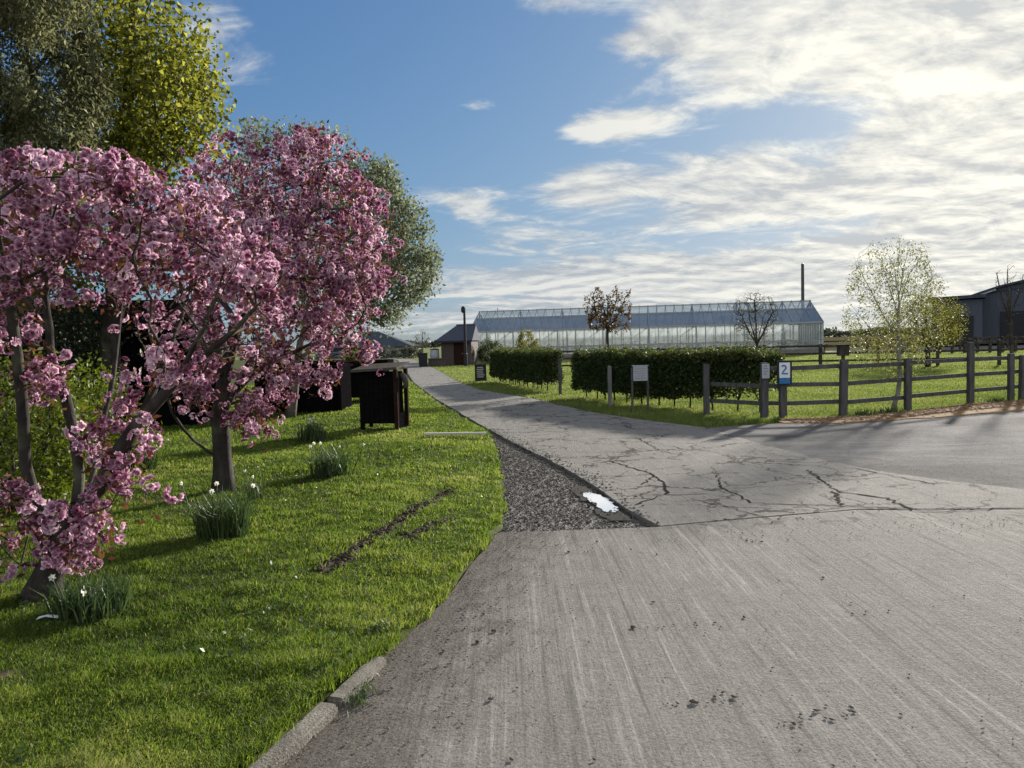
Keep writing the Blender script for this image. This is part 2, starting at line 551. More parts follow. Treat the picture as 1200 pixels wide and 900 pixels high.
def sheet(name, pts, z, m, thick=0, k='structure', jit=0.0, sub=.25):
    """flat sheet (optionally with a skirt) from an outline"""
    out = []
    n = len(pts)
    for i in range(n):
        a, b = np.array(pts[i]), np.array(pts[(i + 1) % n])
        l = np.linalg.norm(b - a)
        s = max(1, int(l / sub)) if (jit and l < 60) else 1
        for t in range(s):
            p_ = a + (b - a) * t / s
            if jit and t:
                p_ = p_ + rng.normal(0, jit, 2)
            out.append(tuple(p_))
    bm = bmesh.new()
    vs = [bm.verts.new((x, y, z)) for x, y in out]
    f = bm.faces.new(vs)
    f.normal_update()
    if f.normal.z < 0:
        f.normal_flip()
    if thick:
        lo = [bm.verts.new((v.co.x, v.co.y, z - thick)) for v in vs]
        for i in range(len(vs)):
            j = (i + 1) % len(vs)
            bm.faces.new((vs[i], lo[i], lo[j], vs[j]))
    bmesh.ops.triangulate(bm, faces=[f_ for f_ in bm.faces if len(f_.verts) > 4], ngon_method='EAR_CLIP')
    me = bpy.data.meshes.new(name)
    bm.to_mesh(me)
    bm.free()
    o = bpy.data.objects.new(name, me)
    C.objects.link(o)
    me.materials.append(m)
    if k:
        o['kind'] = k
    return o


sheet('track_bed', [(-1.9, -3), (14, -3), (40, 19), (40, 21.5), (11.9, 17.2), (8.2, 15.3), (6.4, 14.5), (5.2, 14.35), (3.6, 14.0), (2.3, 15.9), (1.6, 17.7), (.45, 22.3), (-1.2, 26.9), (-2.4, 33.3), (-5.4, 53), (-11.3, 88), (-22, 122), (-24, 120), (-13.0, 87), (-7.6, 54), (-3.9, 31), (-2.2, 22), (-1.1, 17), (-.4, 14), (-.2, 11.5), (-.1, 7.4), (-.3, 5.8), (-1.1, 2.9)], -.006, M_gravel)
sheet('near_road', [(-1.9, -3), (14, -3), (16, 6.9), (4.6, 6.84), (3.13, 6.99), (1.94, 6.73), (1.23, 6.55), (.56, 6.52), (-.14, 6.50), (-.30, 5.75), (-.47, 4.75), (-.72, 3.87), (-.93, 3.3), (-1.12, 2.9), (-1.5, 1.2)], .030, M_road1, .06, jit=.006)
sheet('far_road', [(1.25, 6.57), (1.94, 6.75), (3.13, 7.01), (4.6, 6.86), (16, 6.92), (22, 10.5), (5.16, 7.70), (4.68, 8.24), (4.28, 8.95), (3.97, 9.91), (3.75, 11.25), (3.55, 13.1), (3.45, 13.75), (2.44, 15.73), (1.73, 17.46), (.53, 22.12), (-1.14, 26.74), (-2.36, 33.14), (-5.38, 52.92), (-11.4, 88), (-22, 121), (-23.6, 120), (-13.0, 87.6), (-7.62, 54.65), (-4.27, 33.39), (-2.33, 23.13), (-.71, 15.52), (-.03, 12.48), (.63, 9.84), (.91, 8.37), (1.07, 7.28)], .034, M_road2, .06, jit=.006)
sheet('side_road', [(3.43, 13.75), (3.55, 13.1), (3.75, 11.2), (3.97, 9.88), (4.28, 8.92), (4.68, 8.21), (5.16, 7.67), (22, 10.3), (40, 15), (40, 20), (11.9, 16.5), (10.74, 16.06), (8.36, 15.02), (6.28, 14.3), (5.36, 14.25), (4.68, 14.1)], .026, M_asph, .05, jit=.01)
sheet('verge', [(5.0, 14.15), (6.28, 13.95), (8.36, 14.55), (10.74, 15.5), (12.2, 16.1), (40, 19.8), (40, 21.6), (11.9, 17.6), (10.1, 16.9), (8.2, 15.75), (6.5, 14.95), (5.2, 14.9)], .040, M_verge, .06, jit=.05)

# cracks in the concrete: narrow dirt-filled lines with wandering width
def crack_strip(pts, w0, step=.07, wander=.018):
    V, F = [], []
    P_ = [np.array(p) for p in pts]
    path = []
    for a, b in zip(P_[:-1], P_[1:]):
        n = max(2, int(np.linalg.norm(b - a) / step))
        for t in range(n):
            path.append(a + (b - a) * t / n + rng.normal(0, wander, 2))
    path.append(P_[-1])
    base = 0
    for i, q in enumerate(path):
        d = path[min(i + 1, len(path) - 1)] - path[max(i - 1, 0)]
        d = d / (np.linalg.norm(d) + 1e-9)
        w = w0 * (.35 + .9 * rng.random()) * (.3 if i in (0, len(path) - 1) else 1)
        nx, ny = -d[1] * w / 2, d[0] * w / 2
        V += [(q[0] + nx, q[1] + ny), (q[0] - nx, q[1] - ny)]
        if i:
            F.append((2 * i - 2, 2 * i - 1, 2 * i + 1, 2 * i))
    return V, F


def g(x, y):
    u, v = (x - 600) / FPX, (450 - y) / FPX
    u, v = u * math.cos(ROLL) + v * math.sin(ROLL), -u * math.sin(ROLL) + v * math.cos(ROLL)
    dy, dz = math.cos(PITCH) + v * math.sin(PITCH), -math.sin(PITCH) + v * math.cos(PITCH)
    t = -HC / dz
    return (u * t, dy * t)


cr = []
for pts, w in [
    ([(690, 562), (740, 561), (768, 559)], .03), ([(712, 543), (760, 557), (775, 566), (783, 584)], .05),
    ([(722, 585), (783, 584), (830, 583)], .028), ([(752, 572), (768, 560)], .035), ([(742, 596), (775, 585)], .035),
    ([(745, 515), (775, 531), (800, 537)], .025), ([(800, 537), (840, 530), (930, 539)], .012),
    ([(838, 556), (846, 576), (884, 594)], .035), ([(805, 582), (846, 577), (965, 570)], .014),
    ([(884, 594), (987, 597), (1107, 604), (1200, 599)], .030), ([(945, 554), (962, 566), (984, 581), (1040, 588), (1068, 602)], .050),
    ([(978, 580), (984, 596)], .07), ([(1005, 603), (1035, 608)], .02),
    ([(808, 588), (850, 598), (905, 614)], .022),
    ([(1000, 552), (1040, 560), (1095, 572)], .035), ([(640, 531), (700, 533), (760, 529)], .014),
    ([(860, 545), (885, 530), (925, 539)], .012), ([(590, 501), (650, 505), (690, 503)], .02), ([(560, 478), (620, 483)], .02), ([(655, 520), (700, 517), (745, 515)], .012),
]:
    cr.append(crack_strip([g(*p_) for p_ in pts], w * .62, .06, .016))
V, F = [], []
for v_, f_ in cr:
    n0 = len(V)
    V += [(x, y, .0385) for x, y in v_]
    F += [tuple(n0 + i for i in q) for q in f_]
kind(mk('road_cracks', V, [F], M_crack), 'structure')

# puddle: an irregular pool lying in the gravel corner
pp = [(.70, 8.30), (.80, 8.32), (.93, 8.12), (1.0, 7.80), (1.055, 7.35), (.99, 7.19), (.86, 7.21), (.80, 7.45), (.80, 7.68), (.74, 7.80), (.70, 8.02)]
M_wet = simple('wet_gravel', (.045, .041, .037), .85, .5, 40, .8, spec=.08)
cp = np.mean(pp, axis=0)
sheet('wet_margin', [tuple(cp + (np.array(q) - cp) * rng.uniform(1.22, 1.55)) for q in pp], .008, M_wet, jit=.02, sub=.07)
sheet('puddle', [tuple(cp + (np.array(q) - cp) * (rng.uniform(.68, .98), rng.uniform(.72, .92))) for q in pp], .012, M_water, jit=.016, sub=.05)
n = 60
a_ = rng.uniform(0, 6.28, n)
r_ = rng.uniform(.75, 1.25, n)
PUD_STONES = np.stack([cp[0] + .15 * r_ * np.cos(a_) + .05, cp[1] + .52 * r_ * np.sin(a_), np.full(n, .008)], 1)

# lawn: structured sheet following the road edge
rows = np.concatenate([np.arange(0, 14, .18), np.arange(14, 34, .6), np.arange(34, 122, 4)])
offs = np.array([-.02, .03, .09, .2, .4, .7, 1.1, 1.6, 2.2, 3, 4, 5.5, 8, 12, 20, 40])
Yg, Og = np.meshgrid(rows, offs, indexing='ij')
jx = rng.normal(0, .035, Yg.shape) * (Og < .3)
KERBW = lambda y: .015 * np.clip((3.95 - y) / .15, 0, 1)   # the lawn stops behind the kerb stones
Xg = edge_x(Yg) - KERBW(Yg) - Og + jx * (Yg > 3.95)
Zg = lawn_z(Xg, Yg)
Zg[:, 0] = -.03
nr, nc = Yg.shape
idx = np.arange(nr * nc).reshape(nr, nc)
Fq = np.stack([idx[:-1, :-1], idx[1:, :-1], idx[1:, 1:], idx[:-1, 1:]], -1).reshape(-1, 4)
kind(mk('lawn', np.stack([Xg, Yg, Zg], -1).reshape(-1, 3), [Fq], M_soil, smooth=True), 'structure')

# bare earth: the wheel rut and a worn patch
RUT = np.array([g(380, 684), g(420, 655), g(455, 630), g(490, 605), g(530, 580)])
RUT2 = np.array([g(478, 640), g(500, 628), g(528, 615)])
WORN = np.array([-2.62, 3.62])


def bare(x, y):
    """1 where the grass is worn away"""
    def seg(poly, w):
        r = np.full(np.shape(x), 9.0)
        for a, b in zip(poly[:-1], poly[1:]):
            d = b - a
            t = np.clip(((x - a[0]) * d[0] + (y - a[1]) * d[1]) / (d @ d), 0, 1)
            r = np.minimum(r, np.hypot(x - a[0] - t * d[0], (y - a[1] - t * d[1])))
        return np.clip(1.3 - r / w, 0, 1)
    e = .5 * wob(x, y, 14, 2)
    m = seg(RUT, .085 + .05 * e) * .9
    m = np.maximum(m, seg(RUT2, .09 + .04 * e) * .7)
    m = np.maximum(m, np.clip(1.5 - np.hypot((x - WORN[0]) / .24, (y - WORN[1]) / .13) + .35 * e, 0, 1))
    return m


def earth_patch(name, poly, w):
    V, F = [], []
    for i, q in enumerate(poly):
        d = poly[min(i + 1, len(poly) - 1)] - poly[max(i - 1, 0)]
        d = d / np.linalg.norm(d)
        nx = np.array((-d[1], d[0])) * w * (.4 if i in (0, len(poly) - 1) else 1)
        for k, s in enumerate(np.linspace(-1, 1, 5)):
            p_ = q + nx * s + rng.normal(0, .02, 2)
            V.append((p_[0], p_[1], float(lawn_z(p_[0], p_[1])) + .004 - .006 * abs(s) ** 2 + rng.normal(0, .003)))
        if i:
            b = 5 * i
            F += [(b - 5 + k, b - 4 + k, b + 1 + k, b + k) for k in range(4)]
    return kind(mk(name, V, [F], M_rut, smooth=True), 'structure')


def dense(poly, n=14):
    t = np.linspace(0, len(poly) - 1, n)
    return np.stack([np.interp(t, np.arange(len(poly)), poly[:, k]) for k in (0, 1)], 1)


earth_patch('wheel_rut', dense(RUT, 26), .11)
rc = []
for poly, n_, w_ in ((RUT, 290, .07), (RUT2, 80, .055)):
    tt = rng.uniform(0, len(poly) - 1, n_)
    q_ = np.stack([np.interp(tt, np.arange(len(poly)), poly[:, k_]) for k_ in (0, 1)], 1) + rng.normal(0, w_, (n_, 2)) * (.6 + .6 * np.sin(tt * 5)[:, None])
    rc.append(np.stack([q_[:, 0], q_[:, 1], lawn_z(q_[:, 0], q_[:, 1]) + .012], 1))
RUTCLODS = np.concatenate(rc)
earth_patch('bare_patch', np.array([WORN + (-.3, -.02), WORN + (-.1, .02), WORN + (.1, .03), WORN + (.25, 0)]), .13)


# ------------------------------------------------------------------ grass
def blades(name, P_, h, w, lean, m, tint, parent=None, segs=2, local=False, yaw=None):
    N = len(P_)
    a = rng.uniform(0, 2 * math.pi, N) if yaw is None else yaw
    sx = np.stack([np.cos(a), np.sin(a), np.zeros(N)], 1)
    la = rng.uniform(0, 2 * math.pi, N)
    ld = np.stack([np.cos(la), np.sin(la), np.zeros(N)], 1) * (lean * h)[:, None]
    up = np.array((0, 0, 1.0))
    W = (w / 2)[:, None] * sx
    mid = P_ + ld * .35 + up * (h * .6)[:, None]
    tip = P_ + ld + up * (h * (1 - .25 * np.minimum(lean, 1.5)))[:, None]
    V = np.stack([P_ - W, P_ + W, mid - W * .75, mid + W * .75, tip], 1).reshape(-1, 3)
    b = np.arange(N)[:, None] * 5
    return mk(name, V, [b + np.array([[0, 1, 3, 2]]), b + np.array([[2, 3, 4]])], m, parent, np.repeat(tint, 5), local=local)


def scatter(n, y0, y1, power, xl, xr):
    """random ground points, denser near the camera"""
    u = rng.random(n)
    if power == 1:
        y = y0 * (y1 / y0) ** u
    else:
        q = 1 - power
        y = (y0 ** q + u * (y1 ** q - y0 ** q)) ** (1 / q)
    x = rng.uniform(xl(y), xr(y))
    return x, y


view_l = lambda y: -.76 * y - .9
x, y = scatter(430000, 2.0, 34, 1.0, view_l, lambda y: edge_x(y) + .05)
keep = (x < edge_x(y) + (.05 * wob(x, y, 6, 1) + .035 * wob(x, y, 21, 3)) * np.clip((y - 3.9) / .4, 0, 1)) & (rng.random(len(x)) > bare(x, y) * .97)
# keep kerb stones clear
kerbclear = (y < 3.95) & (x > edge_x(y) - .005)
keep &= ~kerbclear
x, y = x[keep], y[keep]
cl = wob(x, y, 4, 1) * .5 + wob(x, y, 11, 3) * .6
h = (.020 + .030 * np.clip(cl + .35, 0, 2) + .014 * rng.random(len(x))) * (.75 + .5 * rng.random(len(x)))
h *= 1 + .25 * np.clip((y - 8) / 20, 0, 1)
h *= np.where(edge_x(y) - x < .12, 1.3, 1)
w = (.0038 + .0012 * rng.random(len(x))) * np.clip(y / 4, 1, 7)
t = np.clip(.50 + .28 * wob(x, y, 1.1, 2) + .32 * cl + rng.normal(0, .17, len(x)), 0, .93)
t[rng.random(len(x)) < .035] = 1
# a fringe of longer blades leaning over the kerb stones
yk = rng.uniform(1.6, 4.1, 5200)
xk = edge_x(yk) - .02 + rng.normal(0, .022, 5200)
x, y = np.concatenate([x, xk]), np.concatenate([y, yk])
h = np.concatenate([h, rng.uniform(.03, .075, 5200)])
w = np.concatenate([w, np.full(5200, .0042)])
t = np.concatenate([t, np.clip(rng.normal(.5, .22, 5200), 0, 1)])
kind(blades('lawn_grass', np.stack([x, y, lawn_z(x, y) - .004], 1), h, w, rng.uniform(.2, 1.1, len(x)), M_grass, t), 'stuff')

n = 9000
xw, yw = scatter(n, 2.2, 14, 1.0, view_l, lambda y: edge_x(y) - .08)
kw = wob(xw, yw, 1.7, 4) + .5 * wob(xw, yw, 5, 2) > .35
xw, yw = xw[kw], yw[kw]
Pw = np.stack([xw, yw, lawn_z(xw, yw) + rng.uniform(.012, .03, len(xw))], 1)
dw = np.stack([rng.normal(0, 1, len(xw)), rng.normal(0, 1, len(xw)), rng.uniform(-.1, .5, len(xw))], 1)
WEEDS = (Pw, dw)

# longer grass along the right-hand verge, below the hedge and in the paddock
VB = np.array([(-9, 70), (-5.2, 53), (-2.2, 33.3), (-1.0, 26.9), (.65, 22.3), (1.85, 17.7), (2.55, 15.95), (3.6, 14.15), (5.2, 14.75), (6.5, 14.95), (8.2, 15.75), (10.1, 16.9), (11.9, 17.6), (40, 21.7)])
x, y = scatter(240000, 13.8, 62, 1.6, lambda y: -.10 * y - 3, lambda y: .72 * y + 1)


def right_of_road(x, y):
    # beyond the road border: for the hedge part test x, for the fence part test y
    yb = np.interp(x, VB[7:, 0], VB[7:, 1])
    xb = np.interp(-y, -VB[:8, 1], VB[:8, 0])
    return np.where(x > 3.6, y > yb, x > xb)


keep = right_of_road(x, y)
x, y = x[keep], y[keep]
near = np.clip((26 - y) / 8, 0, 1)
cl = wob(x, y, 1.6, 1)
h = .05 + .03 * rng.random(len(x)) + .02 * np.clip(cl, 0, 1)
vb = (np.abs(y - np.interp(x, VB[7:, 0], VB[7:, 1])) < .35) & (x > 3.6)
h = np.where(vb, h * 1.6, h)
w = .006 * np.clip(y / 7, 1, 10)
t = np.clip(.5 + .3 * cl + rng.normal(0, .18, len(x)), 0, 1)
kind(blades('paddock_grass', np.stack([x, y, np.full(len(x), -.02)], 1), h, w, rng.uniform(.3, 1.0, len(x)), M_field, t), 'stuff')

# ------------------------------------------------------------------ loose stones
ICO = None


def stones(name, P_, r, m, flat=.6):
    """little irregular pebbles: jittered octahedra"""
    N = len(P_)
    base = np.array([(1, 0, 0), (-1, 0, 0), (0, 1, 0), (0, -1, 0), (0, 0, 1), (0, 0, -1)], float)
    V = base[None] * rng.uniform(.6, 1.25, (N, 6, 1))
    V = V + rng.normal(0, .18, (N, 6, 3))
    a = rng.uniform(0, 6.28, N)
    ca, sa = np.cos(a), np.sin(a)
    X = V[..., 0] * ca[:, None] - V[..., 1] * sa[:, None]
    Y = V[..., 0] * sa[:, None] + V[..., 1] * ca[:, None]
    V = np.stack([X, Y, V[..., 2] * flat], -1) * r[:, None, None] + P_[:, None, :]
    f = np.array([(0, 2, 4), (2, 1, 4), (1, 3, 4), (3, 0, 4), (2, 0, 5), (1, 2, 5), (3, 1, 5), (0, 3, 5)])
    F = (np.arange(N)[:, None, None] * 6 + f[None]).reshape(-1, 3)
    return kind(mk(name, V.reshape(-1, 3), [F], m), 'stuff')


slabL = np.array([(1.22, 6.5), (1.07, 7.28), (.91, 8.37), (.63, 9.84), (-.03, 12.48), (-.71, 15.5)])
y = rng.uniform(6.55, 14.5, 16000)
x = rng.uniform(-.5, 1.25, 16000)
spill = np.abs(rng.normal(0, .16, 16000)) * (rng.random(16000) < .55)
inside = (x > edge_x(y) + .03 * wob(x, y, 8) - spill * .6) & (x < np.interp(y, slabL[:, 1], slabL[:, 0]) + spill)
slabz = np.where(x > np.interp(y, slabL[:, 1], slabL[:, 0]), .036, .002)
inpud = np.hypot((x - .9) / .17, (y - 7.75) / .55) < 1.0
k = inside & ~inpud
M_gravelstone = simple('gravel_stone', (.130, .119, .107), .9, .5, 30, .4, spec=.1)
stones('gravel', np.stack([x[k], y[k], slabz[k]], 1), rng.uniform(.005, .014, k.sum()) * rng.choice([1, 1, 1, 1.6], k.sum()), M_gravelstone)
# grit on the concrete: thick beside the lawn and along the joint, thin elsewhere
y1 = rng.uniform(2.3, 6.5, 2600)
x1 = edge_x(y1) + .03 + np.abs(rng.normal(0, .38, 2600))
x2, y2 = rng.uniform(-.1, 5, 900), 6.3 + rng.normal(0, .22, 900)
x3, y3 = scatter(900, 2.2, 15, 1, lambda y: -.1 * y, lambda y: .7 * y)
x, y = np.concatenate([x1, x2, x3]), np.concatenate([y1, y2, y3])
k = (x > edge_x(y) + .02) & ((y < 6.48) | (x > 1.3)) & ~((x > 3.4) & (y > 13))
x, y = x[k], y[k]
stones('road_grit', np.stack([x, y, np.full(len(x), .038)], 1), rng.uniform(.0020, .0050, len(x)) * rng.choice([1, 1, 1, 1, 1, 1.8], len(x)), M_stone)
cl_px = [(766, 712), (580, 747), (606, 636), (840, 615), (915, 610), (965, 683), (997, 713), (999, 726), (893, 640), (872, 730), (575, 829), (632, 620), (666, 652), (700, 640), (742, 742), (880, 638), (905, 617), (1130, 705), (600, 900), (520, 770), (640, 690), (770, 655), (1000, 605), (850, 613), (930, 858), (812, 832), (860, 826), (955, 842), (690, 760), (560, 760)]
Pc = np.array([(*g(*q), .038) for q in cl_px])
stones('rut_clods', RUTCLODS, rng.uniform(.010, .030, len(RUTCLODS)), M_rut, .7)
# loose chippings on the tarmac of the side road
n = 5200
yy = rng.uniform(7.4, 16, n)
xx = rng.uniform(3.6, 14, n)
k = (xx > np.interp(yy, [7.7, 8.24, 8.95, 9.91, 11.25, 13.1, 14], [5.3, 4.8, 4.4, 4.1, 3.85, 3.65, 3.6])) & (yy > 7.75 + (xx - 5.2) * .16) & (yy < np.interp(xx, [5.0, 6.28, 8.36, 10.74, 14], [14.1, 13.9, 14.5, 15.4, 16.4]))
stones('chippings', np.stack([xx[k], yy[k], np.full(k.sum(), .029)], 1), rng.uniform(.0025, .0065, k.sum()), M_stone, .4)
stones('wet_stones', PUD_STONES, rng.uniform(.008, .022, len(PUD_STONES)), M_wet, .7)
# flattened crumbs of mud in the trails on the right of the concrete
crumbs = []
for a, b, n in [((780, 832), (885, 826), 26), ((915, 856), (1000, 836), 26), ((745, 742), (830, 738), 16), ((830, 615), (960, 612), 34), ((870, 640), (900, 638), 10), ((540, 745), (590, 700), 14)]:
    a, b = np.array(g(*a)), np.array(g(*b))
    for _ in range(int(n * .7)):
        q = a + (b - a) * rng.random() + rng.normal(0, .03, 2)
        crumbs.append((q[0], q[1], .036))
stones('mud_crumbs', np.concatenate([Pc, np.array(crumbs)]), np.concatenate([rng.uniform(.009, .022, len(Pc)), rng.uniform(.005, .013, len(crumbs))]), M_clod, .4)
# dead leaves blown along the fence verge
n = 4200
xx = rng.uniform(5.2, 16, n)
yy = np.interp(xx, VB[7:, 0], VB[7:, 1]) - np.abs(rng.normal(.30, .30, n))
stones('dead_leaves', np.stack([xx, yy, np.full(n, .048)], 1), rng.uniform(.015, .04, n), simple('dead_leaf_brown', (.24, .15, .08), .9, .5, 8, 0), .2)

# ------------------------------------------------------------------ kerb stones
for i, (a, b) in enumerate([((-1.50, .9), g(398, 843)), (g(402, 838), g(458, 784))]):
    a, b = np.array(a), np.array(b)
    d = (b - a) / np.linalg.norm(b - a)
    ang = math.atan2(d[1], d[0]) + (0, R(2))[i]
    L_ = np.linalg.norm(b - a)
    lab = ['long weathered concrete kerb stone nearest the camera at the lawn corner', 'short leaning concrete kerb stone at the far end of the kerb'][i]
    t_ = MB()
    t_.box((.006, 0, -.1), (L_ - .006, .09, .080))
    o = t_.build('kerb_stone', M_kerb, None, bevel=.013)
    bm = bmesh.new()
    bm.from_mesh(o.data)
    bmesh.ops.subdivide_edges(bm, edges=[e for e in bm.edges if e.calc_length() > .3], cuts=14, use_grid_fill=True)
    for v_ in bm.verts:
        v_.co += Vector((0, rng.normal(0, .0022), rng.normal(0, .0022))) * (1, .25)[i]
    bm.to_mesh(o.data)
    bm.free()
    o.location = (a[0], a[1], (.0, -.012)[i])
    o.rotation_euler = ((0, R(3))[i], 0, ang)
    tag(o, lab, 'kerb', 'kerb stones at the lawn corner')

# ------------------------------------------------------------------ trees
def grow(limbs, targets, rbase, rtip=.004, seg=.12, bend=.35, jitter=.12, pathw=.25):
    """limbs: polylines (first starts at the ground). Twigs reach every target."""
    pos, par, pl = [], [], []

    def add(p_, q):
        pos.append(np.array(p_, float))
        par.append(q)
        pl.append(0 if q < 0 else pl[q] + np.linalg.norm(pos[-1] - pos[q]))
        return len(pos) - 1
    for li, L_ in enumerate(limbs):
        L_ = [np.array(q, float) for q in L_]
        if li == 0:
            cur = add(L_[0], -1)
        else:
            A = np.array(pos)
            cur = int(np.argmin(np.linalg.norm(A - L_[0], axis=1)))
        last = pos[cur]
        # catmull-rom through the points
        pts = [last] + L_[1:]
        for i in range(len(pts) - 1):
            p0 = pts[max(i - 1, 0)]
            p1, p2 = pts[i], pts[i + 1]
            p3 = pts[min(i + 2, len(pts) - 1)]
            n = max(1, int(np.linalg.norm(p2 - p1) / seg))
            for k in range(1, n + 1):
                t = k / n
                q = .5 * (2 * p1 + (p2 - p0) * t + (2 * p0 - 5 * p1 + 4 * p2 - p3) * t * t + (3 * p1 - p0 - 3 * p2 + p3) * t ** 3)
                cur = add(q + (rng.normal(0, seg * .06, 3) if k < n else 0), cur)
    A = np.array(pos)
    nl = len(A)
    d0 = np.array([np.min(np.linalg.norm(A - t, axis=1)) for t in targets])
    tips = []
    buf = np.zeros((nl + len(targets) * 12, 3))
    plb = np.zeros(len(buf))
    buf[:nl] = A
    plb[:nl] = pl
    skip = max(1, int(.25 / seg))
    for ti in np.argsort(d0):
        t = np.array(targets[ti])
        n = len(pos)
        D = np.linalg.norm(buf[:n] - t, axis=1) + pathw * plb[:n]
        D[:skip] += 5
        c = int(np.argmin(D))
        p0 = pos[c]
        dirp = p0 - pos[par[c]] if par[c] >= 0 else np.array((0, 0, 1.0))
        dirp = dirp / (np.linalg.norm(dirp) + 1e-9)
        dist = np.linalg.norm(t - p0)
        ctrl = p0 + dirp * dist * bend + (t - p0) * .25 + rng.normal(0, dist * jitter, 3)
        k = int(np.clip(dist / seg, 1, 8))
        cur = c
        for s in range(1, k + 1):
            u = s / k
            q = (1 - u) ** 2 * p0 + 2 * u * (1 - u) * ctrl + u * u * t
            cur = add(q, cur)
            if len(pos) - 1 < len(buf):
                buf[len(pos) - 1] = q
                plb[len(pos) - 1] = pl[-1]
        tips.append((cur, ti))
    n = len(pos)
    cnt = np.zeros(n)
    hasch = np.zeros(n, bool)
    for i in range(n):
        if par[i] >= 0:
            hasch[par[i]] = True
    cnt[~hasch] = 1
    ch = [[] for _ in range(n)]
    for i in range(n - 1, -1, -1):
        if par[i] >= 0:
            cnt[par[i]] += cnt[i]
            ch[par[i]].append(i)
    ex = math.log(rbase / rtip) / math.log(max(cnt[0], 2))
    rad = rtip * cnt ** ex
    mb = MB()
    stack = [0]
    done = []
    while stack:
        s = stack.pop()
        chain = [s]
        cur = s
        while ch[cur]:
            m = max(ch[cur], key=lambda c_: cnt[c_])
            for c_ in ch[cur]:
                if c_ != m:
                    stack.append(c_)
            chain.append(m)
            cur = m
        pts = [pos[i] for i in chain]
        rr = [rad[i] for i in chain]
        if par[s] >= 0:
            pts = [pos[par[s]]] + pts
            rr = [min(rad[par[s]], rr[0] * 1.15)] + rr
        else:  # root flare
            rr[0] *= 1.45
            if len(rr) > 1:
                rr[1] *= 1.12
        rr[-1] *= .6
        if len(pts) > 1:
            r0 = max(rr)
            mb.tube(pts, rr, 9 if r0 > .04 else (6 if r0 > .012 else 4), cap=r0 > .02)
    tipdir = {}
    for i, ti in tips:
        d = pos[i] - pos[par[i]]
        tipdir[ti] = d / (np.linalg.norm(d) + 1e-9)
    return mb, np.array([tipdir[i] for i in range(len(targets))])


def unit(v_):
    return v_ / (np.linalg.norm(v_, axis=-1, keepdims=True) + 1e-9)


def leaves(name, Pc, size, m, parent, tint, aspect=.5, droop=0.0, fold=.25, dirs=None):
    """two-faced folded leaves (rhombus bent along the midrib)"""
    N = len(Pc)
    d = unit(rng.normal(0, 1, (N, 3)) + np.array((0, 0, -droop))) if dirs is None else unit(dirs + rng.normal(0, .35, (N, 3)))
    s = unit(np.cross(d, rng.normal(0, 1, (N, 3))))
    nrm = np.cross(d, s)
    L_ = size[:, None]
    b = Pc
    tip = Pc + d * L_
    mid = Pc + d * L_ * .45
    l = mid - s * L_ * aspect / 2 + nrm * L_ * fold * .3
    r = mid + s * L_ * aspect / 2 + nrm * L_ * fold * .3
    V = np.stack([b, l, tip, r], 1).reshape(-1, 3)
    i = np.arange(N)[:, None] * 4
    return mk(name, V, [i + np.array([[0, 1, 2]]), i + np.array([[0, 2, 3]])], m, parent, np.repeat(tint, 4))


def around(targets, per, spread, flat=1.0):
    T = np.repeat(np.asarray(targets), per, axis=0)
    return T + np.clip(rng.normal(0, 1, T.shape), -1.7, 1.7) * np.array((spread, spread, spread * flat))


def in_poly(x, y, poly):
    inside = np.zeros(len(x), bool)
    n = len(poly)
    for i in range(n):
        x0, y0 = poly[i]
        x1, y1 = poly[(i + 1) % n]
        c = ((y0 > y) != (y1 > y)) & (x < (x1 - x0) * (y - y0) / (y1 - y0 + 1e-9) + x0)
        inside ^= c
    return inside


def crown(outline, Y0, depth, n, hollow=.0, minsep=0.0):
    """points filling a rounded crown: its side-on silhouette, with true depth that
    narrows towards the rim so the mass is round when walked around"""
    poly = np.array(outline, float)
    lo, hi = poly.min(0), poly.max(0)
    out = []
    cen = poly.mean(0)
    while len(out) < n:
        q = rng.uniform(lo, hi, (n * 3, 2))
        q = q[in_poly(q[:, 0], q[:, 1], poly)]
        # distance to rim, as a share of the half width
        d = np.full(len(q), 1e9)
        for i in range(len(poly)):
            a, b = poly[i], poly[(i + 1) % len(poly)]
            e = b - a
            t = np.clip(((q - a) @ e) / (e @ e + 1e-9), 0, 1)
            d = np.minimum(d, np.linalg.norm(q - a - t[:, None] * e, axis=1))
        f = np.sqrt(np.clip(d / d.max(), 0.02, 1))
        z = rng.uniform(-1, 1, len(q))
        keep = np.abs(z) >= hollow * rng.random(len(q))
        Yd = Y0 + z * f * depth
        for (px_, py_), yy, kk in zip(q, Yd, keep):
            if not kk:
                continue
            p_ = at(px_, py_, yy)
            if minsep and out and np.min(np.linalg.norm(np.array(out[-160:]) - p_, axis=1)) < minsep:
                continue
            out.append(p_)
            if len(out) >= n:
                break
    return np.array(out)


# double pink blossom: pompoms of frilled flowers
def flower_template():
    V, T = [], []
    for layer, (n, tilt, ln, wd) in enumerate([(6, .25, .026, .020), (5, .75, .021, .017), (3, 1.2, .014, .013)]):
        for k in range(n):
            a = 2 * math.pi * (k + .5 * layer) / n + random.uniform(-.2, .2)
            ti = tilt + random.uniform(-.2, .2)
            rad = np.array((math.cos(a), math.sin(a), 0))
            sd = np.array((-math.sin(a), math.cos(a), 0))
            ax = rad * math.cos(ti) + np.array((0, 0, 1)) * math.sin(ti)
            up = -rad * math.sin(ti) + np.array((0, 0, 1)) * math.cos(ti)
            o = rad * .002
            l = ln * random.uniform(.85, 1.15)
            V += [o, o + ax * l * .6 - sd * wd * .55 + up * .004, o + ax * l + up * random.uniform(-.002, .008), o + ax * l * .6 + sd * wd * .55 + up * .004]
            T += [.15 - .1 * layer, .55 - .15 * layer, .8 - .2 * layer, .55 - .15 * layer]
    return np.array(V), np.array(T)


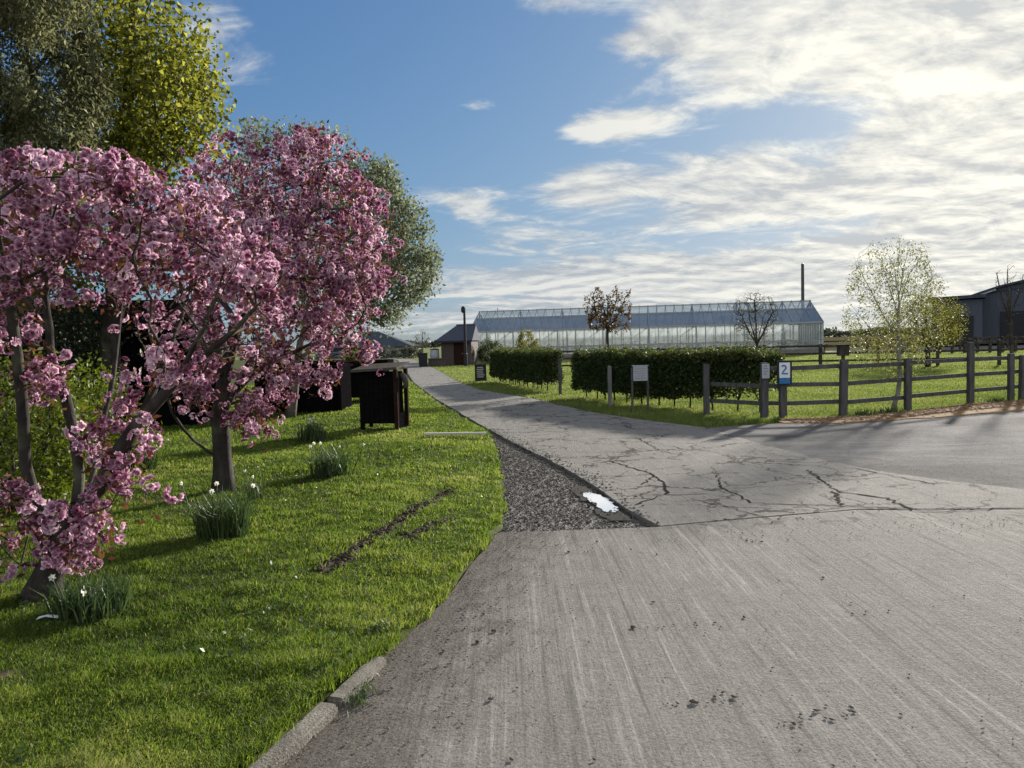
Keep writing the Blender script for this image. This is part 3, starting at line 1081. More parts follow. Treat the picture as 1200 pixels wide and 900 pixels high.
POM = []
for _ in range(7):
    VV, TT = [], []
    nf = random.randint(7, 10)
    for k in range(nf):
        fv, ft = flower_template()
        d = unit(np.array((random.gauss(0, 1), random.gauss(0, 1), random.gauss(-.25, .8))))
        ref = unit(np.cross(d, np.array((.31, .52, .8))))
        bi = np.cross(d, ref)
        s = random.uniform(.85, 1.15)
        w_ = (fv[:, :1] * ref + fv[:, 1:2] * bi + fv[:, 2:] * d) * s + d * random.uniform(.030, .046)
        VV.append(w_)
        TT.append(ft + random.uniform(-.15, .15))
    POM.append((np.concatenate(VV), np.concatenate(TT)))


def blossoms(name, P_, scale, parent):
    VV, TT = [], []
    for i, p_ in enumerate(P_):
        v_, t_ = POM[i % len(POM)]
        q = rng.normal(0, 1, 4)
        q /= np.linalg.norm(q)
        a, b, c, d = q
        Rm = np.array([[a*a+b*b-c*c-d*d, 2*(b*c-a*d), 2*(b*d+a*c)], [2*(b*c+a*d), a*a-b*b+c*c-d*d, 2*(c*d-a*b)], [2*(b*d-a*c), 2*(c*d+a*b), a*a-b*b-c*c+d*d]])
        VV.append((v_ @ Rm.T) * scale * rng.uniform(.55, 1.3) + p_)
        TT.append(np.clip(t_ + rng.normal(.02, .22), 0, 1))
    V = np.concatenate(VV)
    n = len(V) // 4
    F = np.arange(n)[:, None] * 4
    return mk(name, V, [F + np.array([[0, 1, 2]]), F + np.array([[0, 2, 3]])], M_petal, parent, np.concatenate(TT))


def L3(*pts):
    return [at(*q) for q in pts]


kind(leaves('lawn_weeds', WEEDS[0], rng.uniform(.018, .04, len(WEEDS[0])), M_daff, None, rng.random(len(WEEDS[0])), .7, dirs=WEEDS[1]), 'stuff')

# --- the near cherry
b0 = np.array((-3.08, 4.84, .04))
t1 = empty('cherry_tree', b0, 'large pink blossoming cherry nearest the camera with low forked trunk', 'tree', 'pink cherry trees on the lawn')
limbs = [[b0] + L3((55, 680, 4.84), (72, 640, 4.84), (88, 606, 4.84)),
         L3((72, 640, 4.84), (44, 590, 4.78), (30, 545, 4.72), (26, 470, 4.65), (18, 400, 4.6), (6, 320, 4.55), (-10, 240, 4.5)),
         L3((88, 606, 4.84), (93, 560, 4.86), (86, 505, 4.9), (70, 445, 5.0), (58, 385, 5.1), (52, 305, 5.2), (62, 230, 5.3)),
         L3((88, 606, 4.84), (108, 558, 4.95), (120, 500, 5.1), (133, 440, 5.25), (140, 370, 5.4), (150, 290, 5.5), (160, 225, 5.6)),
         L3((88, 606, 4.84), (116, 572, 4.8), (148, 518, 4.75), (192, 462, 4.7), (245, 412, 4.65), (300, 360, 4.6), (345, 312, 4.6)),
         L3((148, 518, 4.75), (185, 445, 4.95), (212, 372, 5.2), (236, 300, 5.4), (252, 245, 5.5)),
         L3((192, 462, 4.7), (230, 400, 4.5), (262, 340, 4.3), (285, 290, 4.2)),
         L3((60, 660, 4.84), (28, 610, 4.55), (-20, 560, 4.2), (-90, 480, 4.0), (-160, 380, 3.9))]
T1 = np.concatenate([
    crown([(-170, 420), (-190, 250), (-60, 195), (20, 192), (100, 186), (180, 200), (250, 225), (290, 290), (270, 330), (210, 345), (150, 372), (120, 360), (60, 380), (40, 450), (-60, 480)], 4.95, 1.0, 255, .3),
    crown([(-10, 190), (100, 186), (200, 205), (250, 250), (240, 330), (100, 330), (0, 320)], 4.9, .9, 95, .2),
    crown([(250, 250), (310, 290), (345, 320), (310, 360), (250, 340)], 4.75, .5, 30, .2),
    crown([(-40, 580), (20, 570), (70, 590), (70, 640), (30, 665), (-40, 665)], 4.7, .3, 26),
    crown([(60, 600), (110, 580), (150, 600), (140, 640), (90, 670), (60, 640)], 4.68, .18, 22),
    crown([(60, 470), (75, 420), (70, 380), (30, 420), (40, 480)], 4.8, .3, 12),
    crown([(100, 500), (125, 470), (175, 490), (150, 560), (100, 560)], 4.75, .25, 22),
    np.array(L3((141, 573, 4.6), (188, 588, 4.5), (120, 640, 4.6), (145, 470, 4.7), (150, 440, 4.7), (190, 428, 4.6)))])
bare1 = crown([(150, 380), (200, 340), (290, 330), (350, 350), (330, 400), (260, 430), (180, 450)], 4.8, .7, 130, .2)   # twigs with hardly a flower
mb, td = grow(limbs, np.concatenate([T1, bare1]), .088, .0030, .11)
T1 = np.concatenate([T1, bare1[:26]])
mb.build('trunk', M_bark, t1, smooth=True)
per = rng.choice([0, 1, 2, 2, 3, 4], len(T1))
Pb = np.repeat(T1, per, axis=0) + rng.normal(0, .065, (per.sum(), 3))
blossoms('blossom', Pb, 1.0, t1)
Pl = around(T1, 9, .06)
leaves('leaves', Pl, rng.uniform(.03, .065, len(Pl)), M_bronze, t1, rng.random(len(Pl)), .45)

# --- the second cherry
b0 = np.array((-3.19, 8.34, .06))
t2 = empty('cherry_tree', b0, 'upright pink cherry standing behind the nearest one, single straight trunk', 'tree', 'pink cherry trees on the lawn')
limbs = [[b0] + L3((262, 555, 8.34), (260, 520, 8.34), (258, 490, 8.34), (262, 450, 8.36), (276, 380, 8.4), (300, 300, 8.5), (328, 225, 8.55), (350, 168, 8.6)),
         L3((261, 540, 8.34), (228, 517, 8.2), (202, 484, 8.0), (184, 430, 7.9), (172, 350, 7.9), (188, 270, 7.9), (215, 220, 7.9)),
         L3((258, 490, 8.34), (288, 432, 8.4), (328, 372, 8.5), (378, 310, 8.6), (420, 268, 8.7)),
         L3((260, 470, 8.34), (310, 430, 8.5), (360, 405, 8.6), (405, 395, 8.7)),
         L3((262, 450, 8.36), (250, 390, 8.1), (240, 320, 7.8), (245, 250, 7.6), (262, 200, 7.5)),
         L3((276, 380, 8.4), (300, 340, 8.0), (350, 270, 7.7), (380, 220, 7.6)),
         L3((276, 380, 8.4), (250, 320, 9.0), (270, 240, 9.2), (300, 190, 9.3))]
T2 = np.concatenate([
    crown([(195, 330), (190, 240), (235, 190), (290, 200), (330, 180), (350, 160), (372, 168), (395, 200), (440, 235), (452, 290), (440, 345), (420, 385), (380, 425), (330, 440), (280, 420), (230, 400)], 8.4, 1.5, 370, .35),
    crown([(260, 260), (330, 200), (400, 210), (440, 260), (430, 330), (380, 400), (300, 410), (260, 330)], 7.7, .6, 80),
    crown([(270, 470), (290, 430), (340, 420), (360, 450), (300, 520), (278, 515)], 8.0, .35, 36),
    crown([(205, 430), (250, 440), (245, 490), (215, 470)], 8.0, .3, 16),
    crown([(360, 430), (390, 425), (392, 450), (365, 455)], 8.2, .2, 9),
    np.array(L3((407, 412, 8.3), (428, 412, 8.3), (420, 408, 8.35), (415, 416, 8.3), (433, 415, 8.3), (345, 448, 8.0)))])
T2 = np.concatenate([T2] + [np.array(L3(*[(px_ + rng.normal(0, 3), py_ + k * 9, 8.4 + rng.normal(0, .3)) for k in range(3)])) for px_, py_ in ((350, 158), (330, 170), (240, 178), (375, 160), (300, 178), (438, 215), (455, 255), (458, 300), (268, 172), (405, 178))])
mb, td = grow(limbs, T2, .100, .0040, .16)
mb.build('trunk', M_bark, t2, smooth=True)
per = rng.choice([0, 1, 2, 3, 4, 5], len(T2))
Pb = np.repeat(T2, per, axis=0) + rng.normal(0, .085, (per.sum(), 3))
blossoms('blossom', Pb, 1.15, t2)
Pl = around(T2, 11, .085)
leaves('leaves', Pl, rng.uniform(.035, .075, len(Pl)), M_bronze, t2, rng.random(len(Pl)), .45)

# --- whitebeam behind the cherries
b0 = np.array((-4.98, 17.09, .08))
t3 = empty('whitebeam_tree', b0, 'rounded silvery green tree behind the cherries, thin pale trunk', 'tree')
limbs = [[b0] + L3((343, 470, 17.1), (347, 440, 17.15), (352, 400, 17.2), (365, 340, 17.3), (378, 270, 17.4), (385, 200, 17.5)),
         L3((347, 440, 17.15), (330, 390, 17.0), (310, 320, 16.9), (300, 240, 16.9), (292, 175, 17)),
         L3((352, 400, 17.2), (390, 350, 17.3), (430, 300, 17.5), (460, 250, 17.6)),
         L3((350, 420, 17.2), (400, 390, 17.4), (450, 360, 17.6), (490, 330, 17.8)),
         L3((352, 400, 17.2), (370, 340, 18.2), (390, 270, 18.8)), L3((352, 400, 17.2), (380, 340, 16.2), (410, 280, 15.9))]
T3 = np.concatenate([
    crown([(262, 220), (275, 160), (300, 145), (360, 150), (395, 160), (440, 185), (478, 225), (505, 280), (512, 325), (498, 355), (470, 375), (440, 388), (395, 395), (340, 380), (290, 330)], 17.4, 2.0, 420, .35),
    crown([(400, 180), (450, 200), (495, 265), (508, 325), (470, 372), (420, 385), (400, 300)], 17.4, 1.2, 170)])
mb, td = grow(limbs, T3, .095, .005, .3)
mb.build('trunk', M_barkgrey, t3, smooth=True)
Pl = around(T3, 46, .145)
leaves('crown', Pl, rng.uniform(.06, .12, len(Pl)), M_white, t3, np.clip(rng.beta(1.6, 2.2, len(Pl)), 0, 1), .55)

# --- yellow-green maple at top left
b0 = np.array((-6.9, 13.2, .08))
t4 = empty('maple_tree', b0, 'tall yellow-green leafy tree rising out of the top of the frame', 'tree')
limbs = [[b0] + L3((130, 420, 13.2), (135, 330, 13.2), (140, 230, 13.2), (150, 120, 13.2), (155, 0, 13.2), (150, -120, 13.2)),
         L3((140, 230, 13.2), (175, 170, 13.1), (215, 130, 13.0), (240, 100, 12.9)), L3((150, 120, 13.2), (190, 70, 13.2), (215, 20, 13.2)),
         L3((150, 120, 13.2), (100, 60, 13.0), (60, -20, 12.9)), L3((135, 330, 13.2), (170, 240, 12.4), (200, 190, 12.2)), L3((140, 230, 13.2), (150, 150, 14.6), (150, 60, 15.2)), L3((155, 0, 13.2), (190, -80, 13)), L3((140, 250, 13.2), (90, 180, 12.6), (60, 120, 12.4))]
T4 = np.concatenate([
    crown([(60, 200), (95, 60), (90, -60), (120, -200), (180, -220), (205, -120), (208, 0), (238, 60), (248, 110), (250, 160), (232, 195), (180, 205), (120, 215)], 13.3, 1.9, 330, .25),
    crown([(60, 200), (215, 200), (225, 260), (190, 330), (90, 340), (50, 280)], 13.4, 1.5, 110),
    crown([(110, 120), (200, 40), (240, 75), (252, 150), (225, 190), (150, 200)], 12.9, 1.0, 70),
    np.array(L3((246, 106, 12.9), (254, 100, 12.9), (236, 62, 13), (243, 58, 13), (252, 158, 12.9), (244, 178, 12.9), (222, 18, 13.1), (230, 22, 13.1), (250, 128, 13)))])
mb, td = grow(limbs, T4, .16, .006, .35)
mb.build('trunk', M_barkdark, t4, smooth=True)
Pl = around(T4, 38, .21)
leaves('crown', Pl, rng.uniform(.06, .115, len(Pl)), M_maple, t4, rng.random(len(Pl)), .8, .4, .5)

# --- weeping grey-green tree at the far left
b0 = np.array((-8.2, 11.2, .08))
t5 = empty('weeping_tree', b0, 'grey-green drooping tree at the top left corner, fine hanging foliage', 'tree')
limbs = [[b0] + L3((-60, 420, 11.2), (-50, 300, 11.2), (-40, 180, 11.2), (-30, 60, 11.2), (-30, -80, 11.2), (-30, -180, 11.2)),
         L3((-40, 180, 11.2), (20, 110, 11.0), (60, 60, 10.9), (90, 40, 10.9)), L3((-30, 60, 11.2), (30, 0, 11.3), (70, -50, 11.4)),
         L3((-40, 180, 11.2), (-110, 100, 11.0), (-170, 60, 11)), L3((-30, 60, 11.2), (0, 0, 10.2), (20, -40, 9.8)), L3((-30, 60, 11.2), (0, 0, 12.3), (20, -30, 12.8))]
T5 = crown([(-180, 190), (-190, -60), (-90, -230), (20, -230), (80, -120), (105, 0), (118, 60), (110, 120), (95, 175), (60, 260), (40, 330), (-20, 350), (-100, 330)], 11.2, 1.7, 560, .3)
mb, td = grow(limbs, T5, .17, .004, .3)
mb.build('trunk', M_barkdark, t5, smooth=True)
# hanging strands of small leaves
Pl = np.repeat(T5, 330, axis=0)
k = rng.random(len(Pl))
Pl = Pl + np.stack([rng.normal(0, .10, len(Pl)) + .05 * k, rng.normal(0, .10, len(Pl)), -.55 * k + rng.normal(0, .05, len(Pl))], 1)
leaves('crown', Pl, rng.uniform(.05, .10, len(Pl)), M_willow, t5, np.clip(rng.beta(1.5, 2.5, len(Pl)), 0, 1), .33, 1.0)


# --- shrubs on the left
def shrub(name, label, cen, rad, n, m, size, stemmat=M_barkdark, nstem=7, asp=.5):
    c = np.array(cen, float)
    t = empty(name, (c[0], c[1], .05), label, 'shrub')
    d = unit(rng.normal(0, 1, (n // 24, 3)))
    T = c + d * np.array(rad) * (rng.uniform(.35, 1, (len(d), 1)) ** .5) * (1 + .16 * wob(d[:, :1] * 3, d[:, 1:2] * 3 + d[:, 2:], 1.4))
    T = T[T[:, 2] > .12]
    limbs = [[(c[0], c[1], .03), (c[0], c[1], .2)]] + [[(c[0], c[1], .15), tuple(c + np.array((rad[0] * .5 * math.cos(a), rad[1] * .5 * math.sin(a), .1)))] for a in np.linspace(0, 6, nstem)]
    mb, _ = grow(limbs, T, .05, .004, .2)
    mb.build('trunk', stemmat, t, smooth=True)
    Pl = around(T, 24, min(rad) * .14)
    leaves('crown', Pl, rng.uniform(size * .7, size * 1.3, len(Pl)), m, t, rng.random(len(Pl)), asp)


shrub('bright_shrub', 'bright green leafy shrub behind the left limb of the near cherry', (-5.0, 7.6, .75), (.85, .7, .8), 9000, M_shrub, .06)
shrub('low_shrub', 'second green shrub low behind the fork of the near cherry', (-5.5, 9.6, .7), (.9, .8, .75), 7000, M_shrub, .06)
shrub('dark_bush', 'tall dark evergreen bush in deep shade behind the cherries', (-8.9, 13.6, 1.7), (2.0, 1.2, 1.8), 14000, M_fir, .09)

# --- small trees beyond the hedge and fence
def small_tree(name, label, base, limbs, T, rb, rt, mt, per, spread, size, ml, asp=.5, droop=0, seg=.2, hang=0, group=None):
    t = empty(name, base, label, 'tree', group)
    mb, _ = grow(limbs, T, rb, rt, seg)
    mb.build('trunk', mt, t, smooth=True)
    if per:
        Pl = around(T, per, spread)
        if hang:
            Pl[:, 2] -= hang * rng.random(len(Pl))
        leaves('crown', Pl, rng.uniform(size * .6, size * 1.3, len(Pl)), ml, t, rng.random(len(Pl)), asp, droop)
    return t


Y = 26
b0 = (at(714, 400, Y)[0], Y, -.02)
small_tree('young_crab_tree', 'small round-headed tree with sparse dark reddish leaves behind the hedge', b0,
           [[b0] + L3((713, 412, Y), (712, 385, Y), (712, 365, Y), (713, 345, Y)), L3((712, 388, Y), (700, 368, Y), (694, 352, Y)), L3((712, 388, Y), (726, 366, Y), (732, 350, Y)), L3((712, 385, Y), (708, 365, Y - .3), (705, 350, Y - .5)), L3((712, 385, Y), (718, 365, Y + .3), (722, 350, Y + .5))],
           np.concatenate([crown([(692, 386), (690, 368), (700, 358), (712, 362), (724, 356), (736, 370), (735, 384), (724, 389), (702, 390)], Y, .6, 75, .2)] + [np.array(L3(*[(px_ + rng.normal(0, 1.2), py_ + k * 5, Y + rng.normal(0, .25)) for k in range(4)])) for px_, py_ in ((689, 349), (695, 344), (701, 338), (706, 346), (713, 350), (718, 343), (722, 338), (728, 346), (735, 342), (738, 358))]), .05, .009, M_barkdark, 20, .045, .085, M_darkleaf, .55)

Y = 30
b0 = (at(888, 400, Y)[0], Y, -.02)
small_tree('bare_tree', 'bare twiggy vase-shaped tree in front of the greenhouse right end', b0,
           [[b0] + L3((888, 412, Y), (886, 400, Y)), L3((887, 404, Y), (876, 385, Y), (866, 365, Y)), L3((887, 404, Y), (886, 380, Y), (884, 352, Y)), L3((887, 404, Y), (897, 384, Y), (906, 365, Y)), L3((887, 404, Y), (880, 380, Y - .5), (876, 355, Y - .6)), L3((887, 404, Y), (893, 380, Y + .5), (898, 355, Y + .6))],
           crown([(862, 388), (858, 360), (866, 346), (885, 341), (903, 347), (913, 360), (910, 385), (897, 398), (878, 400)], Y, .8, 420, .1), .06, .0075, M_barkdark, 6, .07, .045, M_far, .5)

Y = 16.4
b0 = (at(1047, 470, Y)[0], Y, -.02)
small_tree('birch_tree', 'slender weeping birch with pale fluttering leaves beside the paddock fence', b0,
           [[b0] + L3((1052, 462, Y), (1054, 430, Y), (1053, 390, Y), (1053, 345, Y), (1053, 310, Y), (1054, 280, Y)),
            L3((1053, 400, Y), (1030, 360, Y), (1012, 325, Y), (1005, 305, Y)), L3((1053, 385, Y), (1075, 350, Y), (1092, 325, Y), (1098, 310, Y)), L3((1053, 370, Y), (1040, 330, Y - .5), (1030, 300, Y - .7)), L3((1053, 360, Y), (1066, 320, Y + .5), (1075, 300, Y + .7)), L3((1053, 345, Y), (1046, 310, Y + .4), (1038, 290, Y + .5)), L3((1053, 345, Y), (1060, 310, Y - .4), (1066, 290, Y - .5)),
            L3((1053, 415, Y), (1020, 385, Y), (1000, 360, Y), (992, 350, Y)), L3((1053, 410, Y), (1080, 385, Y), (1100, 360, Y), (1106, 350, Y))],
           crown([(985, 400), (988, 350), (1000, 305), (1025, 278), (1055, 276), (1080, 284), (1100, 315), (1110, 350), (1108, 395), (1080, 420), (1050, 430), (1010, 420)], Y, 1.05, 330, .2), .045, .0022, M_birch, 22, .06, .045, M_birchleaf, .6, .8, .15, .34)

Y = 36
b0 = (at(1087, 430, Y)[0], Y, -.02)
small_tree('spreading_tree', 'low spreading yellow-green tree on the paddock behind the birch', b0,
           [[b0] + L3((1087, 412, Y), (1086, 398, Y)), L3((1086, 402, Y), (1060, 388, Y), (1040, 385, Y)), L3((1086, 402, Y), (1085, 375, Y), (1085, 358, Y)), L3((1086, 402, Y), (1108, 385, Y), (1120, 375, Y)), L3((1086, 402, Y), (1075, 380, Y - 1.2), (1070, 370, Y - 1.6)), L3((1086, 402, Y), (1098, 380, Y + 1.2), (1100, 370, Y + 1.6))],
           crown([(1018, 405), (1025, 382), (1050, 362), (1085, 345), (1115, 350), (1128, 368), (1130, 390), (1112, 402), (1080, 402), (1050, 412), (1030, 420)], Y, 2.0, 260, .2), .11, .01, M_barkdark, 30, .16, .085, M_yellowleaf, .6)

Y = 19
b0 = (at(1186, 465, Y)[0], Y, -.02)
small_tree('sapling', 'tall thin leafless sapling near the right frame edge by the fence', b0,
           [[b0] + L3((1186, 440, Y), (1185, 400, Y), (1183, 360, Y), (1181, 311, Y)), L3((1184, 370, Y), (1172, 340, Y), (1168, 320, Y)), L3((1184, 370, Y), (1194, 345, Y), (1199, 322, Y)), L3((1184, 380, Y), (1185, 345, Y - .4), (1188, 325, Y - .5)), L3((1184, 380, Y), (1180, 345, Y + .4), (1176, 325, Y + .5))],
           crown([(1166, 360), (1160, 330), (1168, 312), (1182, 305), (1200, 312), (1210, 335), (1204, 362), (1186, 390)], Y, .6, 110), .045, .0045, M_barkdark, 0, .1, .05, M_far)

Y = 100
b0 = (at(495, 414, Y)[0], Y, -.02)
small_tree('bare_tree', 'distant pale bare tree beyond the bend of the road', b0,
           [[b0] + L3((495, 408, Y), (495, 398, Y), (495, 390, Y)), L3((495, 405, Y), (488, 396, Y)), L3((495, 405, Y), (502, 396, Y))],
           crown([(484, 408), (486, 392), (494, 386), (503, 392), (506, 408)], Y, 1.0, 130), .14, .015, M_barkgrey, 3, .2, .14, M_far, .5, seg=.6)

# ------------------------------------------------------------------ clipped hedges
def hedge(label, line, zlo, ztop, half, nleaf, sparse=None):
    line = np.array(line, float)
    t = empty('hedge', (line[0][0], line[0][1], 0), label, 'hedge', 'clipped hedges along the road')
    sl = np.concatenate([[0], np.cumsum(np.linalg.norm(np.diff(line, axis=0), axis=1))])
    Ltot = sl[-1]

    def pt(s):
        return np.stack([np.interp(s, sl, line[:, 0]), np.interp(s, sl, line[:, 1])], -1)
    s = rng.uniform(0, Ltot, nleaf)
    p0 = pt(s)
    d = pt(np.minimum(s + .1, Ltot)) - pt(np.maximum(s - .1, 0))
    d = d / np.linalg.norm(d, axis=1, keepdims=True)
    nrm = np.stack([-d[:, 1], d[:, 0]], 1)
    a = rng.uniform(-1, 1, nleaf)
    b = rng.uniform(0, 1, nleaf)
    # two thirds of the leaves sit in the clipped outer skin
    skin = rng.random(nleaf) < .62
    which = rng.random(nleaf)
    a = np.where(skin & (which < .72), np.sign(a) * rng.uniform(.82, 1.02, nleaf), a)
    b = np.where(skin & (which >= .72), rng.uniform(.93, 1.03, nleaf), b)
    top = ztop + .06 * wob(p0[:, 0], p0[:, 1], 3.2, 1) + .02 * rng.normal(0, 1, nleaf) + .16 * rng.random(nleaf) ** 7
    lo = zlo + .10 * wob(p0[:, 0], p0[:, 1], 5, 2) + .05 * wob(p0[:, 0], p0[:, 1], 14, 1)
    z = lo + (top - lo) * b
    xy = p0 + nrm * (a * half * (1 - .12 * b) * (1 + .12 * wob(s, z, 5, 3)))[:, None]
    keep = np.ones(nleaf, bool)
    if sparse:
        f = np.clip((s - sparse[0]) / (Ltot - sparse[0]), 0, 1)
        low = np.clip(1.15 - (z - zlo) / .55, 0, 1)
        keep = rng.random(nleaf) > f * low * 1.25
        keep &= rng.random(nleaf) > .25 * f
    Pl = np.stack([xy[:, 0], xy[:, 1], z], 1)[keep]
    zz = z[keep]
    # yellow-green of backlit leaves painted into the tint of the clipped top
    tint = np.clip(rng.beta(1.3, 3, len(Pl)) + np.where(zz > ztop - .07, .42, 0), 0, 1)
    leaves('foliage', Pl, rng.uniform(.05, .095, len(Pl)), M_hedge, t, tint, .6)
    for ss in np.arange(.25, Ltot, .62):
        q = pt(np.array([ss + rng.uniform(-.12, .12)]))[0]
        mbs = MB()
        e = rng.normal(0, .06, 2)
        mbs.tube([(q[0], q[1], -.02), (q[0] + e[0] * .3, q[1] + e[1] * .3, zlo * .7), (q[0] + e[0], q[1] + e[1], zlo + .25)], [.022, .017, .014], 6)
        for _ in range(5):
            e2 = rng.normal(0, .17, 2)
            mbs.tube([(q[0] + e[0] * .3, q[1] + e[1] * .3, zlo * .7), (q[0] + e2[0] * .6, q[1] + e2[1] * .6, zlo + .25), (q[0] + e2[0], q[1] + e2[1], ztop - .2)], [.010, .008, .004], 5)
        mbs.build('stem', M_barkdark, t)


hedge('shorter clipped dark hedge at the far left, nearer the greenhouse', [(-.55, 33.2), (.3, 29.3), (1.30, 25.2)], .30, 1.25, .42, 62000)
hedge('longer clipped dark hedge behind the notice panel, ragged at its right end', [(2.12, 22.6), (2.95, 20.0), (4.3, 17.75), (5.55, 16.15)], .29, 1.25, .40, 76000, sparse=(4.3,))

# ------------------------------------------------------------------ timber fences
def fence(label, posts, rails, ptop, w=.11, railh=.09, m=M_post, extra=None, group=None, railm=None, skip=(), lowspans=()):
    x0, y0 = posts[0][:2]
    t = empty('fence', (x0, y0, 0), label, 'fence', group)
    for i, q in enumerate(posts):
        hgt = (q[2] if len(q) > 2 else ptop) + rng.normal(0, .012)
        mbp = MB()
        wx = w * rng.uniform(.9, 1.1)
        Mx = Matrix.Translation((q[0], q[1], 0)) @ Matrix.Rotation(rng.normal(0, .012), 4, 'Y') @ Matrix.Rotation(R(rng.uniform(-8, 8)), 4, 'Z')
        mbp.box((-wx / 2, -wx / 2, -.1), (wx / 2, wx / 2, hgt), Mx)
        mbp.build('post', m, t, bevel=.008)
    for a, b, off in [(posts[i], posts[i + 1], 0) for i in range(len(posts) - 1) if i not in skip]:
        dx, dy = b[0] - a[0], b[1] - a[1]
        l = math.hypot(dx, dy)
        nx, ny = dy / l, -dx / l
        if ny > 0:
            nx, ny = -nx, -ny
        s = -(w / 2 + .02)
        for z in (rails[:2] if posts.index(a) in lowspans else rails):
            mbr = MB()
            e0, e1 = rng.normal(0, .008, 2)
            ex = .012
            mbr.bar((a[0] + nx * s + dx / l * ex, a[1] + ny * s + dy / l * ex, z + e0), (b[0] + nx * s - dx / l * ex, b[1] + ny * s - dy / l * ex, z + e1), .038, railh)
            mbr.build('rail', railm or m, t, bevel=.004)
    return t


fence('weathered post-and-rail fence along the road verge, nearest the camera', [(4.15, 16.38, 1.08), (5.03, 15.30, 1.12), (5.36, 15.18, .98), (6.55, 15.18, 1.12), (8.26, 16.0, 1.13), (10.24, 17.12, 1.38), (11.52, 17.7, 1.1), (11.87, 17.84, 1.06), (13.9, 18.3), (16, 18.7), (18.2, 19)], (.30, .66, 1.0), 1.12, .125, .085, lowspans=(0,))
# two lone posts in front of the hedge
for (qx, qy, hh), lab, mm in [((1.50, 23.9, 1.12), 'weathered post standing at the right end of the shorter hedge', M_post), ((2.44, 19.15, 1.02), 'slim pale post standing in front of the longer hedge', M_postpale)]:
    mbp = MB()
    mbp.box((-.045, -.045, -.1), (.045, .045, hh - .03))
    mbp.add([(-.045, -.045, hh - .03), (.045, -.045, hh - .03), (.045, .045, hh - .03), (-.045, .045, hh - .03), (0, 0, hh)], [(0, 1, 4), (1, 2, 4), (2, 3, 4), (3, 0, 4)])
    o = mbp.build('wooden_post', mm)
    o.location = (qx, qy, 0)
    tag(o, lab, 'post', 'single posts along the hedge')

# paddock fences farther off
fp = [(2.5 + i * 2.55, 41.0 - i * .62) for i in range(16)]
fence('dark post-and-rail fence crossing the paddock in the middle distance', fp, (.35, .72, 1.08), 1.2, .13, .10, M_barkdark)
fp = [(27.8 + i * 4.0, 69 - i * .3) for i in range(9)]
fence('far paddock fence to the right of the greenhouse', fp, (.5, 1.0), 1.25, .16, .12, M_barkdark)
fp = [(29.5 + i * .92, 58.0 - i * .05) for i in range(20)]
fence('row of closely set dark posts below the barn', fp, (1.05,), 1.15, .17, .16, M_barkdark)

# block on a thin stake behind the fence
q = at(988, 430, 15.9)
t = empty('stake', (q[0], q[1], 0), 'thin stake topped by a broad dark block behind a fence post', 'stake')
mbp = MB()
mbp.box((q[0] - .03, q[1] - .03, -.1), (q[0] + .03, q[1] + .03, 1.24))
mbp.build('shaft', M_barkdark, t, bevel=.006)
mbp = MB()
mbp.box((q[0] - .10, q[1] - .08, 1.20), (q[0] + .10, q[1] + .08, 1.41))
mbp.box((q[0] - .115, q[1] - .095, 1.41), (q[0] + .115, q[1] + .095, 1.43))
mbp.build('block', M_barkdark, t, bevel=.006)

# ------------------------------------------------------------------ signs
# pale notice panel on two legs in front of the hedge
t = empty('notice_board', (2.97, 17.75, 0), 'small pale notice panel on two thin legs in front of the hedge', 'sign')
for s in (-.19, .17):
    mbp = MB()
    mbp.box((s - .025, -.02, -.1), (s + .025, .02, .98 if s > 0 else 1.0))
    mbp.build('leg', M_post, t, bevel=.005, local=True)
mbp = MB()
mbp.box((-.165, -.048, .69), (.165, -.024, 1.03))
pan = mbp.build('panel', M_signwhite, t, bevel=.004, local=True)
mbp = MB()
for j in range(5):
    z = .97 - j * .055
    xx = -.13
    while xx < .1:
        w_ = rng.uniform(.02, .06)
        mbp.box((xx, -.0505, z - .009), (min(xx + w_, .13), -.0485, z + .009))
        xx += w_ + .015
mbp.build('lettering', M_signtext, pan, local=True)
mbp = MB()
mbp.box((-.19, -.055, 1.03), (.19, .015, 1.05))
mbp.build('capping', M_signwhite, t, bevel=.003, local=True)

# weathered notice on the corner post
t = empty('notice_plate', (5.03, 15.205, .98), 'small weathered white plate on the fence post left of the blue sign', 'sign')
mbp = MB()
mbp.box((-.075, -.02, -.17), (.075, 0, .12))
pl_ = mbp.build('plate', M_signwhite, t, bevel=.004, local=True)
mbp = MB()
for j in range(4):
    z = .08 - j * .055
    mbp.box((-.045, -.0225, z - .014), (rng.uniform(.01, .05), -.0205, z + .012))
mbp.build('lettering', M_signtext, pl_, local=True)

# blue and white sign
t = empty('blue_sign', (5.36, 15.085, .72), 'blue and white sign with rounded dark frame on a fence post', 'sign')
mbp = MB()
pts = []
W_, H_, rr = .145, .24, .05
for cx, cz, a0 in ((W_ - rr, H_ - rr, 0), (-W_ + rr, H_ - rr, 90), (-W_ + rr, -H_ + rr, 180), (W_ - rr, -H_ + rr, 270)):
    for k in range(6):
        a = R(a0 + 18 * k)
        pts.append((cx + rr * math.cos(a), cz + rr * math.sin(a)))
n = len(pts)
mbp.add([(p_[0], -.012, p_[1] + .2) for p_ in pts] + [(p_[0], .012, p_[1] + .2) for p_ in pts], [tuple(range(n)), tuple(range(2 * n - 1, n - 1, -1))] + [(i, (i + 1) % n + 0, n + (i + 1) % n, n + i) for i in range(n)])
fr_ = mbp.build('frame', M_darkmetal, t, local=True)
mbp = MB()
mbp.box((-.105, -.020, .10), (.105, -.0135, .40))
mbp.build('white_face', M_signpaper, t, local=True)
mbp = MB()
mbp.box((-.105, -.020, -.015), (.105, -.0135, .098))
mbp.build('blue_face', M_signblue, t, local=True)
mbp = MB()  # curling emblem
